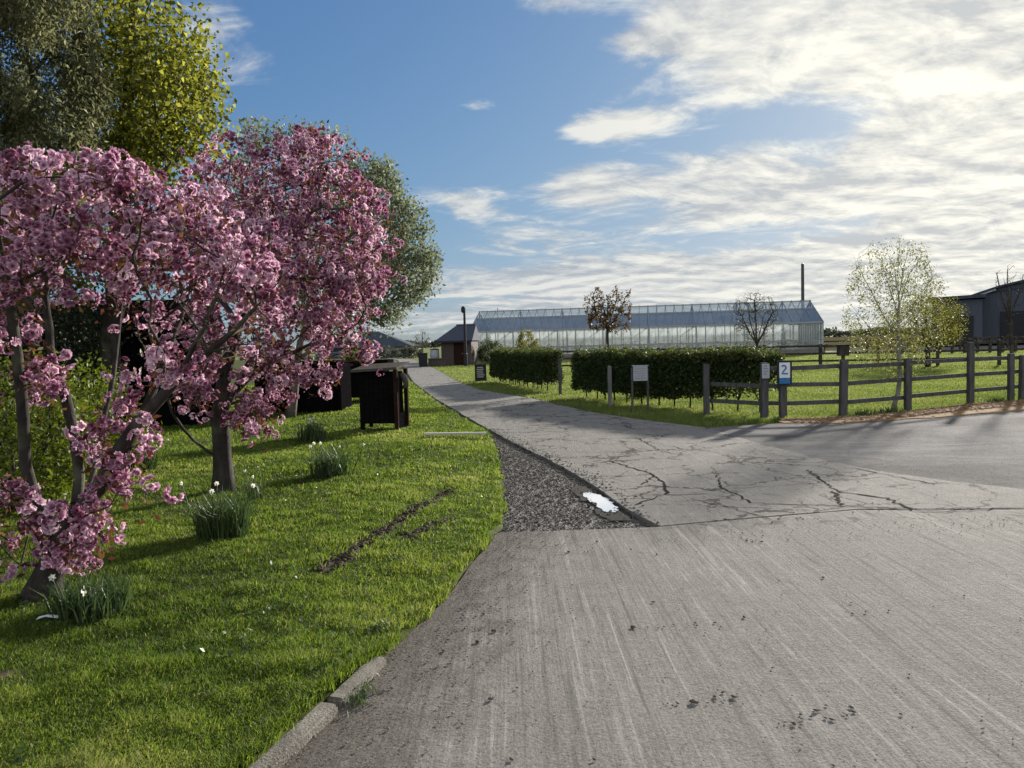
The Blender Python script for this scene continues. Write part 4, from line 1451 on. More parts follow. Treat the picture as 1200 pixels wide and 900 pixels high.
cv = [(-.02 + .045 * math.cos(a), .30 + .045 * math.sin(a)) for k, a in enumerate(np.linspace(2.6, -1.2, 9))] + [(-.035, .215), (-.06, .185), (.06, .18)]
mbp.tube([(a_, -.022, z_) for a_, z_ in cv], .014, 6)
mbp.build('emblem', M_signblue, t, local=True)

# black A-board by the drive
t = empty('pavement_sign', (-1.36, 33.6, 0), 'black freestanding chalkboard sign with faint white lines left of the hedges', 'sign')
for s in (-1, 1):
    mbp = MB()
    Mx = Matrix.Translation((0, s * .16, 0)) @ Matrix.Rotation(R(s * 12), 4, 'X')
    mbp.box((-.25, -.012, 0), (.25, .012, .74), Mx)
    pn = mbp.build('panel', M_board, t, bevel=.004, local=True)
    if s < 0:
        mbp = MB()
        for j in range(6):
            z = .62 - j * .085
            mbp.box((-.17 + rng.uniform(0, .04), -.0155, z - .016), (rng.uniform(.08, .18), -.0135, z + .014), Mx)
        mbp.build('lettering', M_chalk, pn, local=True)
mbp = MB()
mbp.tube([(-.25, 0, .72), (.25, 0, .72)], .012, 8)
mbp.build('hinge', M_darkmetal, t, local=True)

# ------------------------------------------------------------------ greenhouse
GL, GR = np.array((-3.8, 71.0)), np.array((26.8, 66.0))
ax = (GR - GL) / np.linalg.norm(GR - GL)
pr = np.array((-ax[1], ax[0]))
LG = float(np.linalg.norm(GR - GL))
EV, RG, HW = 2.75, 4.72, 5.0
gh = empty('greenhouse', (GL[0], GL[1], 0), 'long glass greenhouse with pale walls and blue-grey roof behind the hedges', 'greenhouse', rz=math.atan2(ax[1], ax[0]))


def slope(y, up=0):  # roof height above local depth y (0..2*HW)
    return EV + (RG - EV) * (1 - abs(y - HW) / HW) + up


NB = 38
bx = np.linspace(0, LG, NB + 1)
mbb = MB()
mbb.box((-.1, -.1, -.1), (LG + .1, -.0, .35))
mbb.box((-.1, 2 * HW, -.1), (LG + .1, 2 * HW + .1, .35))
mbb.box((-.1, 0, -.1), (0, 2 * HW, .35))
mbb.box((LG, 0, -.1), (LG + .1, 2 * HW, .35))
mbb.build('base_wall', M_kerb, gh, local=True)
for nm, yy in (('front_glass', -.03), ('rear_glass', 2 * HW + .03)):
    mbb = MB()
    for a, b in zip(bx[:-1], bx[1:]):
        for z0, z1 in ((.35, 1.15), (1.15, EV)):
            tl = rng.normal(0, .006, 2)
            mbb.add([(a + .02, yy + tl[0], z0 + .01), (b - .02, yy - tl[0], z0 + .01), (b - .02, yy + tl[1], z1 - .01), (a + .02, yy - tl[1], z1 - .01)], [(0, 1, 2, 3)])
    mbb.build(nm, M_glasswall, gh, local=True)
for nm, xx in (('left_gable_glass', -.03), ('right_gable_glass', LG + .03)):
    mbb = MB()
    gy = np.linspace(0, 2 * HW, 11)
    for a, b in zip(gy[:-1], gy[1:]):
        mbb.add([(xx, a + .02, .36), (xx, b - .02, .36), (xx, b - .02, slope(b) - .03), (xx, a + .02, slope(a) - .03)], [(0, 1, 2, 3)])
    mbb.build(nm, M_glasswall, gh, local=True)
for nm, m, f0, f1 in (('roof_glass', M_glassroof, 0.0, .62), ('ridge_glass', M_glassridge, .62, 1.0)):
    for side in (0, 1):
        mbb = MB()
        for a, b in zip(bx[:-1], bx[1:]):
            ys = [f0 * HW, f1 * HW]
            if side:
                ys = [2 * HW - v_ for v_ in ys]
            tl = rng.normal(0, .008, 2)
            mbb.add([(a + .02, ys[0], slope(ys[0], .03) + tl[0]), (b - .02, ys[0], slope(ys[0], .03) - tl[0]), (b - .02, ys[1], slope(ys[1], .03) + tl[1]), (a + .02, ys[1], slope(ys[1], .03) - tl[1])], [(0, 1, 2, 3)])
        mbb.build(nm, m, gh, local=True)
mbb = MB()
for i, a in enumerate(bx):
    th = .05 if i % 5 else .11
    for yy in (0, 2 * HW):
        mbb.box((a - th / 2, yy - .05, .35), (a + th / 2, yy + .05, EV))
    for y0, y1 in ((0, HW), (2 * HW, HW)):
        mbb.bar((a, y0, slope(y0, .05)), (a, y1, slope(y1, .05)), th * .8, .06)
    if i % 5 == 0:
        mbb.box((a - .05, HW - .05, 0), (a + .05, HW + .05, RG))
        mbb.bar((a, 0, EV), (a, 2 * HW, EV), .06, .08)
for yy in (0, 2 * HW):
    mbb.box((-.06, yy - .07, EV - .09), (LG + .06, yy + .07, EV + .03))
    mbb.box((-.04, yy - .055, 1.11), (LG + .04, yy + .055, 1.18))
for yy in (.62 * HW, 2 * HW - .62 * HW):
    mbb.box((0, yy - .04, slope(yy, .03)), (LG, yy + .04, slope(yy, .11)))
for xx in (0, LG):
    for yy in np.linspace(0, 2 * HW, 11):
        mbb.box((xx - .045, yy - .03, .35), (xx + .045, yy + .03, slope(yy)))
    mbb.bar((xx, 0, EV), (xx, HW, RG), .1, .1)
    mbb.bar((xx, 2 * HW, EV), (xx, HW, RG), .1, .1)
mbb.build('frame', M_metal, gh, local=True)
mbb = MB()
mbb.box((-.08, HW - .09, RG), (LG + .08, HW + .09, RG + .10))
for a in bx[::1]:
    mbb.box((a - .04, HW - .12, RG + .02), (a + .04, HW + .12, RG + .14))
mbb.build('ridge_cap', M_metal, gh, local=True)
mbb = MB()   # potting benches seen dimly through the glass
for a in np.arange(1.5, LG - 3, 5.2):
    mbb.box((a, 1.2, .72), (a + 4.2, 2.6, .80))
    mbb.box((a + .2, 1.4, 0), (a + .3, 2.4, .72))
    mbb.box((a + 3.9, 1.4, 0), (a + 4.0, 2.4, .72))
mbb.build('bench', M_darkmetal, gh, local=True)
plants = np.stack([rng.uniform(1, LG - 1, 5000), rng.uniform(1.2, 2.6, 5000), .8 + rng.gamma(2, .12, 5000)], 1)
leaves('plants', plants, rng.uniform(.08, .16, 5000), M_hedge, gh, rng.random(5000), .6)
bpy.data.objects['plants'].location = (0, 0, 0)
me = bpy.data.objects['plants'].data
co = np.empty(len(me.vertices) * 3, np.float32)
me.vertices.foreach_get('co', co)
co = co.reshape(-1, 3) + np.array(gh.location, np.float32)   # plants were given in local metres
me.vertices.foreach_set('co', co.ravel())

# ------------------------------------------------------------------ brick outbuilding
hb = empty('brick_outbuilding', (-5.5, 60.5, 0), 'small brick outbuilding with dark blue slate roof left of the greenhouse', 'building', rz=R(-6))
mbb = MB()
mbb.box((0, 0, -.1), (2.4, 3.6, 2.0))
mbb.build('wall', M_brick, hb, local=True)
mbb = MB()
e = .45
x0, x1, y0, y1 = -e, 2.55, -e, 3.6 + e
mbb.add([(x0, y0, 1.9), (x1, y0, 1.9), (x1, y1, 1.9), (x0, y1, 1.9), (.95, 1.8, 3.15), (2.55, 1.8, 3.15)], [(0, 1, 5, 4), (1, 2, 5), (2, 3, 4, 5), (3, 0, 4), (0, 3, 2, 1)])
rf = mbb.build('roof', M_slate, hb, local=True)
mbb = MB()
mbb.tube([(.95, 1.8, 3.17), (2.5, 1.8, 3.17)], .07, 8)
mbb.build('ridge_tiles', M_slate, rf, local=True)
mbb = MB()
mbb.box((x0, y0 - .03, 1.78), (x1, y0, 1.92))
mbb.build('gutter', M_darkmetal, hb, local=True)
mbb = MB()
mbb.box((1.0, -.03, 0), (1.8, .01, 1.75))
dr = mbb.build('door', M_blackred, hb, local=True)
mbb = MB()
mbb.tube([(1.7, -.07, .9), (1.7, -.03, .9)], .03, 8)
mbb.build('handle', M_metal, dr, local=True)

mbb = MB()
w0 = at(506, 430, 58)
mbb.box((w0[0] - .25, 58, -.1), (w0[0] + 1.1, 58.25, .55))
mbb.box((w0[0] - .3, 57.95, .55), (w0[0] + 1.15, 58.3, .62))
tag(mbb.build('garden_wall', M_brick), 'low brick wall running up to the left side of the outbuilding', 'wall')
# bin by the wall
w0 = at(496, 430, 57.0)
t = empty('wheeled_bin', (w0[0], 57.0, 0), 'dark wheeled bin standing at the bend beside the low brick wall', 'bin')
mbb = MB()
mbb.add([(-.26, -.3, .06), (.26, -.3, .06), (.26, .3, .06), (-.26, .3, .06), (-.31, -.37, .98), (.31, -.37, .98), (.31, .37, .98), (-.31, .37, .98)], [(0, 3, 2, 1), (4, 5, 6, 7), (0, 1, 5, 4), (1, 2, 6, 5), (2, 3, 7, 6), (3, 0, 4, 7)])
mbb.build('body', M_darkmetal, t, bevel=.02, local=True)
mbb = MB()
mbb.box((-.33, -.4, .985), (.33, .42, 1.05))
mbb.build('lid', M_darkmetal, t, bevel=.02, local=True)
for s in (-.27, .27):
    mbb = MB()
    mbb.tube([(s - .03, .33, .1), (s + .03, .33, .1)], .1, 12)
    mbb.build('wheel', M_darkmetal, t, local=True)
# grey water tank by the outbuilding
w0 = at(512, 430, 60.0)
t = empty('water_butt', (w0[0] - .1, 59.6, 0), 'grey water butt at the left corner of the brick outbuilding', 'tank')
mbb = MB()
mbb.tube([(0, 0, .02), (0, 0, .3), (0, 0, .8), (0, 0, 1.25)], [.30, .34, .36, .33], 18)
mbb.build('tank', M_metal, t, smooth=False, local=True)
mbb = MB()
mbb.tube([(0, 0, 1.252), (0, 0, 1.30), (0, 0, 1.36)], [.35, .35, .1], 18)
mbb.build('lid', M_darkmetal, t, local=True)

# lamp post beside the outbuilding
w0 = at(546, 430, 57.0)
t = empty('lamp_post', (w0[0], 57.0, 0), 'dark lamp post with small head in front of the greenhouse left end', 'lamp post')
mbb = MB()
mbb.tube([(0, 0, -.1), (0, 0, .9), (0, 0, .95), (0, 0, 4.0)], [.14, .14, .11, .085], 12)
mbb.build('pole', M_darkmetal, t, local=True)
mbb = MB()
mbb.tube([(-.05, 0, 3.95), (-.07, 0, 4.05), (-.07, 0, 4.32), (-.05, 0, 4.42)], [.11, .17, .17, .08], 12)
mbb.build('lamp_head', M_darkmetal, t, local=True)
mbb = MB()
mbb.tube([(0, 0, 4.0), (0, 0, 4.36)], .06, 8)
mbb.build('bracket', M_darkmetal, t, local=True)

# tall pole beyond the greenhouse
w0 = at(941, 400, 82.0)
t = empty('utility_pole', (w0[0], 82.0, 0), 'tall slim wooden pole rising behind the greenhouse roof', 'pole')
mbb = MB()
mbb.tube([(0, 0, -.2), (0, 0, 4.5), (0, 0, 9.15)], [.19, .17, .15], 10)
mbb.build('shaft', M_post, t, local=True)
mbb = MB()
mbb.tube([(0, 0, 9.15), (0, 0, 9.22)], [.16, .10], 10)
mbb.build('cap', M_metal, t, local=True)
w0 = at(584, 400, 80.0)
mbb = MB()
mbb.tube([(w0[0], 80, -.2), (w0[0], 80, 5.3)], .04, 6)
mbb.tube([(w0[0] - .2, 80, 5.0), (w0[0] + .2, 80, 5.0)], .03, 6)
tag(mbb.build('aerial_mast', M_metal), 'thin aerial mast just above the left part of the greenhouse ridge', 'aerial')

# ------------------------------------------------------------------ barns
t = empty('barn', (46.4, 86, 0), 'large dark barn with curved rising roofline at the right edge', 'barn', 'dark farm barns', R(-31))
mbb = MB()
mbb.box((4.2, 0, .3), (42, 26, 5.5))
mbb.build('wall', M_clad, t, local=True)
mbb = MB()
prof = [(3.6, 5.25), (5.0, 5.75), (6.8, 6.35), (9.0, 6.85), (12, 7.2), (20, 7.5), (28, 7.2), (34, 6.6), (42.6, 5.3)]
for (xa, za), (xb, zb) in zip(prof[:-1], prof[1:]):
    mbb.add([(xa, -.5, za), (xb, -.5, zb), (xb, 26.5, zb), (xa, 26.5, za), (xa, -.5, za - .22), (xb, -.5, zb - .22), (xb, 26.5, zb - .22), (xa, 26.5, za - .22)], [(0, 1, 2, 3), (4, 7, 6, 5), (0, 4, 5, 1), (2, 6, 7, 3)])
mbb.build('roof', M_barnroof, t, local=True)
mbb = MB()
mbb.bar((3.7, -.56, 4.95), (6.6, -.56, 5.95), .06, .16)
mbb.build('edge_highlight', M_barnpale, t, local=True)  # pale bar paints a bright highlight streak along the roof edge
mbb = MB()
gb = [(4.2, 5.5)] + [(a_, z_ - .3) for a_, z_ in prof[1:-1]] + [(42, 5.5)]
mbb.add([(a_, .0, z_) for a_, z_ in gb], [tuple(range(len(gb)))])
mbb.build('gable', M_clad, t, local=True)
for i in range(4):
    mbb = MB()
    mbb.box((7 + i * 8, -.06, .3), (11 + i * 8, -.01, 3.6))
    mbb.build('door', M_darkmetal, t, local=True)

t = empty('barn', (45.2, 82.5, 0), 'low dark shed with flat roofline joining the large barn on its left', 'barn', 'dark farm barns', R(-30))
mbb = MB()
mbb.box((0, 0, .3), (4.6, 9, 4.9))
mbb.build('wall', M_clad, t, local=True)
mbb = MB()
mbb.add([(-.5, -.5, 4.95), (4.9, -.5, 5.05), (4.9, 9.5, 5.15), (-.5, 9.5, 5.05), (-.5, -.5, 5.25), (4.9, -.5, 5.4), (4.9, 9.5, 5.5), (-.5, 9.5, 5.35)], [(0, 3, 2, 1), (4, 5, 6, 7), (0, 1, 5, 4), (1, 2, 6, 5), (2, 3, 7, 6), (3, 0, 4, 7)])
mbb.build('roof', M_barnroof, t, local=True)
mbb = MB()
mbb.box((1.0, -.05, .3), (3.8, -.01, 3.2))
mbb.build('door', M_darkmetal, t, local=True)

# far left farmhouse-like barn at the end of the road
w0 = at(438, 410, 112)
t = empty('barn', (w0[0], 112, 0), 'distant low building with wide hipped roof at the end of the road', 'barn', 'dark farm barns')
mbb = MB()
mbb.box((-7.5, -4, -.1), (5.5, 4, 1.6))
mbb.build('wall', M_clad, t, local=True)
mbb = MB()
mbb.add([(-8.2, -4.7, 1.5), (6.4, -4.7, 1.5), (6.4, 4.7, 1.5), (-8.2, 4.7, 1.5), (-2.6, 0, 3.75), (.8, 0, 3.75)], [(0, 1, 5, 4), (1, 2, 5), (2, 3, 4, 5), (3, 0, 4), (0, 3, 2, 1)])
mbb.build('roof', M_barnroof, t, local=True)
mbb = MB()
mbb.box((1.2, -4.05, .3), (5.3, -4.01, 1.4))
mbb.build('window', M_barnpale, t, local=True)
fp = [(w0[0] - 10 + i * 2.2, 104.5) for i in range(9)]
fence('far pale paddock fence before the hipped building at the road end', fp, (.45, .9), 1.1, .14, .14, M_postpale)

# ------------------------------------------------------------------ timber things on the lawn
# dark stall-like cabinet with sloping lid
zc = float(lawn_z(-2.4, 14.3))
t = empty('timber_cabinet', (-2.42, 14.35, zc), 'dark timber cabinet on legs with pale grey sloping lid, on the lawn by the road', 'cabinet', rz=R(-9))
mbb = MB()
mbb.box((-.36, -.28, .13), (.30, .28, 1.07))
for k in range(7):
    mbb.box((-.36 + k * .0943 + .004, -.292, .135), (-.36 + (k + 1) * .0943 - .004, -.281, 1.06))
mbb.build('body', M_black, t, local=True)
mbb = MB()
mbb.add([(-.46, -.42, 1.085), (.41, -.42, 1.12), (.41, .40, 1.20), (-.46, .40, 1.165), (-.46, -.42, 1.13), (.41, -.42, 1.165), (.41, .40, 1.245), (-.46, .40, 1.21)], [(0, 3, 2, 1), (4, 5, 6, 7), (0, 1, 5, 4), (1, 2, 6, 5), (2, 3, 7, 6), (3, 0, 4, 7)])
mbb.build('lid', M_felt, t, local=True)
for lx, ly, lm in ((.36, -.34, M_blackred), (.36, .30, M_blackred), (-.33, -.24, M_black), (-.33, .24, M_black)):
    mbb = MB()
    mbb.box((lx - .035, ly - .035, -.08), (lx + .035, ly + .035, 1.12 if lx > 0 else .13))
    mbb.build('leg', lm, t, bevel=.006, local=True)
mbb = MB()
mbb.box((.30, -.2, .02), (.34, .22, .30))
mbb.build('shelf', M_black, t, local=True)
mbb = MB()
mbb.tube([(.40, -.15, 1.03), (.46, -.15, .98), (.50, -.15, .88), (.49, -.15, .80), (.43, -.15, .78)], [.05, .06, .055, .05, .03], 10)
mbb.build('hood', M_felt, t, local=True, smooth=True)

# black board enclosure
def board_box(t, x0, x1, y0, y1, z0, z1, n, m=M_black, name='boards', horiz=False):
    mbb = MB()
    if horiz:
        for k in range(n):
            a, b = z0 + (z1 - z0) * k / n + .006, z0 + (z1 - z0) * (k + 1) / n - .006
            mbb.box((x0, y0, a), (x1, y0 + .025, b))
            mbb.box((x0, y1 - .025, a), (x1, y1, b))
            mbb.box((x0, y0 + .027, a), (x0 + .025, y1 - .027, b))
            mbb.box((x1 - .025, y0 + .027, a), (x1, y1 - .027, b))
    else:
        for k in range(n):
            a, b = x0 + (x1 - x0) * k / n + .004, x0 + (x1 - x0) * (k + 1) / n - .004
            mbb.box((a, y0, z0), (b, y0 + .025, z1))
            mbb.box((a, y1 - .025, z0), (b, y1, z1))
        ny = max(2, int(n * (y1 - y0) / (x1 - x0)))
        for k in range(ny):
            a, b = y0 + .03 + (y1 - y0 - .06) * k / ny + .004, y0 + .03 + (y1 - y0 - .06) * (k + 1) / ny - .004
            mbb.box((x0, a, z0), (x0 + .025, b, z1))
            mbb.box((x1 - .025, a, z0), (x1, b, z1))
    return mbb.build(name, m, t, local=True)


t = empty('bin_enclosure', (-6.1, 18.4, .05), 'black boarded timber enclosure on the lawn beneath the silvery tree', 'enclosure')
board_box(t, 0, 1.95, 0, 1.4, 0, 1.22, 16)
mbb = MB()
mbb.box((-.04, -.04, 1.22), (1.99, 1.44, 1.27))
mbb.build('top', M_black, t, local=True)
for cx in (-.05, .93, 1.94):
    mbb = MB()
    mbb.box((cx, -.07, -.1), (cx + .07, -.004, 1.21))
    mbb.build('post', M_black, t, local=True)

t = empty('raised_planter', (-4.75, 21.4, .04), 'black slatted raised planter standing on legs behind the cabinet', 'planter')
board_box(t, 0, 1.2, 0, .9, .18, .98, 5, horiz=True)
mbb = MB()
mbb.box((-.12, -.08, .98), (1.32, .98, 1.22))
mbb.build('rim', M_black, t, bevel=.01, local=True)
for cx, cy in ((.02, -.03), (1.12, -.03), (.02, .87), (1.12, .87)):
    mbb = MB()
    mbb.box((cx, cy, -.1), (cx + .06, cy + .02, .98))
    mbb.build('leg', M_black, t, local=True)
Pl = np.stack([rng.uniform(-4.75, -4.0, 900), rng.uniform(21.45, 22.2, 900), 1.26 + rng.gamma(2, .06, 900)], 1)
leaves('plants', Pl, rng.uniform(.05, .1, 900), M_shrub, t, rng.random(900), .5)

t = empty('garden_shed', (-10.6, 15.4, .05), 'long black timber shed in the shade behind the cherry trunks', 'shed', rz=R(9))
board_box(t, 0, 4.0, 0, 2.4, 0, 2.1, 26)
mbb = MB()
mbb.add([(-.2, -.25, 2.05), (4.2, -.25, 2.05), (4.2, 1.2, 2.75), (-.2, 1.2, 2.75), (4.2, 2.65, 2.05), (-.2, 2.65, 2.05)], [(0, 1, 2, 3), (3, 2, 4, 5), (0, 5, 4, 1), (0, 3, 5), (1, 4, 2)])
mbb.build('roof', M_black, t, local=True)
mbb = MB()
mbb.box((1.5, -.035, .05), (2.4, -.004, 1.95))
dd = mbb.build('door', M_black, t, local=True)
mbb = MB()
mbb.tube([(2.3, -.07, 1.0), (2.3, -.03, 1.0)], .025, 8)
mbb.build('handle', M_darkmetal, dd, local=True)

# bleached plank lying on the grass
a, b = g(497, 519), g(570, 516)
mbb = MB()
mbb.box((0, -.04, 0), (math.dist(a, b), .04, .035))
o = mbb.build('plank', M_plank, None, bevel=.004)
o.location = (a[0], a[1], float(lawn_z(a[0], a[1])) + .045)
o.rotation_euler = (0, R(1.5), math.atan2(b[1] - a[1], b[0] - a[0]))
tag(o, 'bleached white plank lying on the grass at the road edge', 'plank')
# scrap of pale plastic on the grass
a = g(57, 752)
mbb = MB()
mbb.add([(-.06, -.012, 0), (.0, -.016, .018), (.065, -.008, .004), (.06, .016, .012), (.0, .012, .022), (-.055, .014, .01)], [(0, 1, 4, 5), (1, 2, 3, 4)])
o = mbb.build('plastic_scrap', M_litter)
o.location = (a[0], a[1], float(lawn_z(*a)) + .035)
tag(o, 'pale scrap of plastic lying in the grass below the near cherry', 'litter')

# ------------------------------------------------------------------ daffodil clumps
def clump(px_, label, n, hh, rad, nfl):
    gx, gy = g(*px_)
    z = float(lawn_z(gx, gy))
    t = empty('daffodil_clump', (gx, gy, z), label, 'plant', 'daffodil clumps on the lawn')
    a = rng.uniform(0, 6.28, n)
    r = rad * np.sqrt(rng.random(n)) * .7
    P_ = np.stack([gx + r * np.cos(a), gy + r * np.sin(a), np.full(n, z - .01)], 1)
    h = hh * rng.uniform(.55, 1.1, n)
    lean = rng.uniform(.15, .75, n)
    blades('leaves', P_, h, np.full(n, .011 * max(1, gy / 9)), lean, M_daff, rng.random(n), t)
    for k in range(nfl):
        mbf = MB()
        fx, fy = rng.normal(0, rad * .55), rng.normal(0, rad * .55)
        fz = hh * rng.uniform(.8, 1.08)
        mbs = MB()
        mbs.tube([(fx * .6, fy * .6, 0), (fx * .9, fy * .9, fz * .7), (fx, fy, fz)], .004, 4, cap=False)
        fa = rng.uniform(0, 6.28)
        d = Vector((math.cos(fa), math.sin(fa), .1)).normalized()
        u = d.orthogonal().normalized()
        w_ = d.cross(u)
        c_ = Vector((fx, fy, fz))
        for q in range(6):
            b_ = 2 * math.pi * q / 6
            e_ = u * math.cos(b_) + w_ * math.sin(b_)
            s_ = d.cross(e_)
            mbf.add([c_, c_ + e_ * .012 + s_ * .008, c_ + e_ * .024 + d * .004, c_ + e_ * .012 - s_ * .008], [(0, 1, 2, 3)])
        mbf.tube([c_, c_ + d * .022], [.005, .008], 8, cap=False)
        fl = mbf.build('flower', M_white_petal, t, local=True)
        mbs.build('stem', M_daff, fl, local=True)


for args in [((262, 640), 'large dark daffodil clump in front of the second cherry trunk', 420, .44, .30, 4),
             ((388, 566), 'daffodil clump halfway between the second cherry and the cabinet', 330, .40, .32, 5),
             ((366, 524), 'pale flowering clump in the shade below the black enclosure', 260, .36, .32, 7),
             ((165, 560), 'clump with two white flowers left of the second cherry trunk', 280, .36, .32, 4),
             ((108, 738), 'low clump beside the foot of the near cherry trunk', 420, .26, .30, 2),
             ((455, 752), 'small dark weed clump at the far end of the kerb', 70, .09, .12, 0),
             ((300, 596), 'thin clump with a single pale bloom right of the second cherry', 50, .28, .12, 2)]:
    clump(*args)
# weed growing out of the gutter
gx, gy = g(420, 822)
t = empty('weed', (gx, gy, .03), 'small green weed growing in the gutter beside the short kerb stone', 'plant')
P_ = np.stack([gx + rng.normal(0, .035, 120), gy + rng.normal(0, .07, 120), np.full(120, .028)], 1)
blades('leaves', P_, rng.uniform(.02, .06, 120), np.full(120, .007), rng.uniform(.3, 1.2, 120), M_daff, rng.random(120), t)
# rough weeds at the foot of the fence posts
for i, (qx, qy, lab) in enumerate([(6.9, 15.15, 'dark tuft of weeds right of the fence post with the block'), (10.9, 17.25, 'dark tuft of weeds beside the tall fence post'), (7.6, 15.5, 'weed tuft at the foot of the birch')]):
    t = empty('weed', (qx, qy, 0), lab, 'plant', 'weeds along the fence')
    P_ = np.stack([qx + rng.normal(0, .16, 160), qy + rng.normal(0, .07, 160), np.full(160, 0)], 1)
    blades('leaves', P_, rng.uniform(.06, .2, 160), np.full(160, .018), rng.uniform(.2, 1, 160), M_daff, rng.random(160), t)

# ------------------------------------------------------------------ far vegetation
n = 9000
xx = rng.uniform(-90, 420, n)
hh = 3.2 + 1.3 * wob(xx, xx * 0, .10) + .8 * wob(xx, xx * 0, .45, 1)
Pl = np.stack([xx, 430 + rng.uniform(-6, 6, n), np.maximum(hh, .6) * rng.random(n) ** .6], 1)
o = leaves('far_woodland', Pl, rng.uniform(1.2, 2.4, n), M_far, None, rng.random(n) * .5, .8)
kind(o, 'stuff')
# low bushes before the distant building on the left
for i, (px_, Yb, r_, lab) in enumerate([(455, 100, 1.1, 'pale bush before the distant hipped building, nearer the cabinet'), (478, 96, .9, 'pale bush left of the distant bare tree'), (487, 104, 1.0, 'bush behind the pale one at the road bend')]):
    q = at(px_, 412, Yb)
    shrub('far_bush', lab, (q[0], Yb, .7), (r_ * 1.5, r_, .8), 1400, M_far, .22, M_barkgrey, 4)
# plants against the greenhouse front at its left end
for i, (px_, r_, hh, lab) in enumerate([(575, 1.1, .9, 'dark shrub against the left end of the greenhouse'), (618, .9, 1.3, 'yellow-green shrub against the greenhouse behind the shorter hedge')]):
    q = at(px_, 412, 62)
    shrub('shrub', lab, (q[0], 62, hh), (r_, .8, hh), 2600, (M_hedge, M_yellowleaf)[i], .14, M_barkdark, 5)

# ------------------------------------------------------------------ light
SKY_GAIN, SKY_TOP = (.33, .55, 1.05), (4.2, 4.3, 4.5)
SUN_AZ, SUN_EL = R(35), R(16)
sun = bpy.data.lights.new('sun', 'SUN')
sun.energy = 4.0
sun.angle = R(2.2)
sun.color = (1, .93, .83)
so = bpy.data.objects.new('sun', sun)
C.objects.link(so)
sd = Vector((math.sin(SUN_AZ) * math.cos(SUN_EL), math.cos(SUN_AZ) * math.cos(SUN_EL), math.sin(SUN_EL)))
so.rotation_euler = sd.to_track_quat('Z', 'Y').to_euler()

w = bpy.data.worlds.new('World')
scene.world = w
w.use_nodes = True
nt = w.node_tree
bg = nt.nodes['Background']
bg.inputs[1].default_value = .10
sky = nt.nodes.new('ShaderNodeTexSky')
sky.sky_type = 'NISHITA'
sky.sun_disc = False
sky.sun_elevation = SUN_EL
sky.sun_rotation = SUN_AZ
sky.air_density = 1.0
sky.dust_density = .8
sky.ozone_density = 1.6
tc = nt.nodes.new('ShaderNodeTexCoord')
sp = nt.nodes.new('ShaderNodeSeparateXYZ')
nt.links.new(tc.outputs['Generated'], sp.inputs[0])
dx, dy, dz = sp.outputs
m_ = lambda op, a, b=None, c=None, clamp=False: mathn(nt, op, a, b, c, clamp)
az = m_('MULTIPLY', m_('ARCTAN2', dx, dy), 57.2958)
el = m_('MULTIPLY', m_('ARCSINE', dz), 57.2958)
den = m_('ADD', m_('MAXIMUM', dz, 0), .15)
cb = nt.nodes.new('ShaderNodeCombineXYZ')
nt.links.new(m_('DIVIDE', dx, den), cb.inputs[0])
nt.links.new(m_('MULTIPLY', m_('DIVIDE', dy, den), 1.25), cb.inputs[1])
mp = nt.nodes.new('ShaderNodeMapping')
mp.inputs['Rotation'].default_value = (0, 0, R(-12))
mp.inputs['Location'].default_value = (2.3, 5.1, 0)
nt.links.new(cb.outputs[0], mp.inputs[0])
def cloudnoise(vec_):
    n1 = noise(nt, vec_, 1.05, 9, .60, .45)
    n2 = noise(nt, vec_, 4.2, 8, .66, .7)
    return mathn(nt, 'ADD', mathn(nt, 'MULTIPLY', n1, .70), mathn(nt, 'MULTIPLY', n2, .30))


nz = cloudnoise(mp.outputs[0])
mp2 = nt.nodes.new('ShaderNodeMapping')   # the same field a step towards the sun, for the lit and shaded sides of the clouds
nt.links.new(mp.outputs[0], mp2.inputs[0])
mp2.inputs['Location'].default_value = (.07, .11, 0)
nzs = cloudnoise(mp2.outputs[0])


def gauss(a0, e0, sa, se, amp):
    a = m_('DIVIDE', m_('SUBTRACT', az, a0), sa)
    e_ = m_('DIVIDE', m_('SUBTRACT', el, e0), se)
    r2 = m_('ADD', m_('MULTIPLY', a, a), m_('MULTIPLY', e_, e_))
    return m_('MULTIPLY', m_('POWER', 2.71828, m_('MULTIPLY', r2, -1)), amp)


cov = None
for q in [(33, 22, 18, 10, .235), (19, 19.5, 8, 4.0, .12), (32, 10.5, 18, 5, .22), (17, 10.5, 7, 2.2, .12), (26, 4.4, 18, 3.0, .25), (6, 3.2, 13, 2.6, .24), (6, 11.2, 4.2, 1.8, .23), (9, 15, 6, 1.6, .12), (13, 22, 8, 2.5, .08), (7.5, 15, 2.6, .9, .20), (11, 20.6, 3.5, 1.0, .20), (3.5, 23.2, 4, 1.5, .16), (-3, 17, 3, .8, .14), (1, 7.6, 5.5, 1.3, .17), (-3, 9.8, 3, 1.4, .14), (-20, 22, 7, 6, .08), (17, 7.0, 8, 1.3, -.12), (20.5, 14.6, 7.5, 1.1, -.13), (2, 19, 13, 6, -.14), (60, 30, 30, 30, .15)]:
    g_ = gauss(*q)
    cov = g_ if cov is None else m_('ADD', cov, g_)
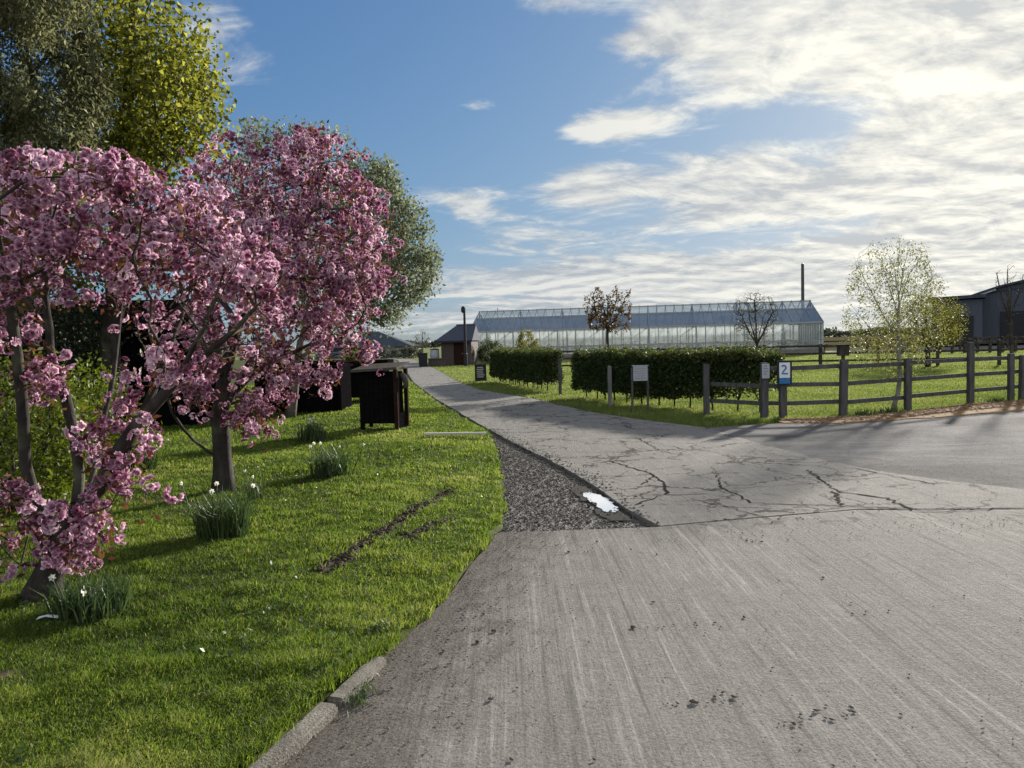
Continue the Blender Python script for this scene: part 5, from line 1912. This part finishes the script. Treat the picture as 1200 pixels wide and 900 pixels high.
# unseen bright cloud added behind the viewer and overhead as fill light
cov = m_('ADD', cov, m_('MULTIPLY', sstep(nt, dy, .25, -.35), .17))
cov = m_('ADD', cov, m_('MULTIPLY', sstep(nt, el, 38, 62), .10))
cov = m_('ADD', cov, m_('MULTIPLY', sstep(nt, el, .5, -1.0), -1))
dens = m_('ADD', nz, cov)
al = nt.nodes.new('ShaderNodeMapRange')
al.interpolation_type = 'SMOOTHSTEP'
nt.links.new(dens, al.inputs[0])
al.inputs[1].default_value, al.inputs[2].default_value = .55, .70
dots = nt.nodes.new('ShaderNodeVectorMath')
dots.operation = 'DOT_PRODUCT'
nt.links.new(tc.outputs['Generated'], dots.inputs[0])
dots.inputs[1].default_value = sd
fwd = m_('POWER', m_('MAXIMUM', dots.outputs['Value'], 0), 10)
lit = m_('ADD', .5, m_('MULTIPLY', m_('SUBTRACT', nz, nzs), 7.5), clamp=True)
chi = mixc(nt, fwd, (3.5, 3.55, 3.45), (5.6, 5.35, 4.6))
clo = mixc(nt, fwd, (1.9, 2.1, 2.4), (3.0, 3.05, 3.0))
ccol = mixc(nt, lit, clo, chi)
ccol = mixc(nt, sstep(nt, dots.outputs['Value'], .45, -.35), ccol, mixc(nt, lit, (3.6, 3.8, 4.1), (7.0, 6.9, 6.7)))  # added rear cloud is brighter, to fill the shaded sides
# sky colour scaled per channel, then compressed to imitate tone mapping round the sun
def vec(op, a, b):
    n = nt.nodes.new('ShaderNodeVectorMath')
    n.operation = op
    for i, v_ in enumerate((a, b)):
        if isinstance(v_, tuple):
            n.inputs[i].default_value = v_
        else:
            nt.links.new(v_, n.inputs[i])
    return n.outputs[0]


s1 = vec('MULTIPLY', sky.outputs[0], SKY_GAIN)
skyc = vec('DIVIDE', s1, vec('ADD', vec('DIVIDE', s1, SKY_TOP), (1, 1, 1)))
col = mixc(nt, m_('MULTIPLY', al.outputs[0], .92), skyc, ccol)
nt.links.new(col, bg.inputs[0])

# ------------------------------------------------------------------ render look
scene.view_settings.view_transform = 'Standard'
scene.view_settings.look = 'None'
scene.view_settings.gamma = 1
scene.view_settings.exposure = 1.1
scene.view_settings.use_curve_mapping = False
scene.render.engine = 'CYCLES'
cy = scene.cycles
cy.max_bounces = 8
cy.diffuse_bounces = 3
cy.glossy_bounces = 3
cy.transmission_bounces = 6
cy.transparent_max_bounces = 12
cy.caustics_reflective = cy.caustics_refractive = False
cy.sample_clamp_indirect = 6
cy.use_denoising = True
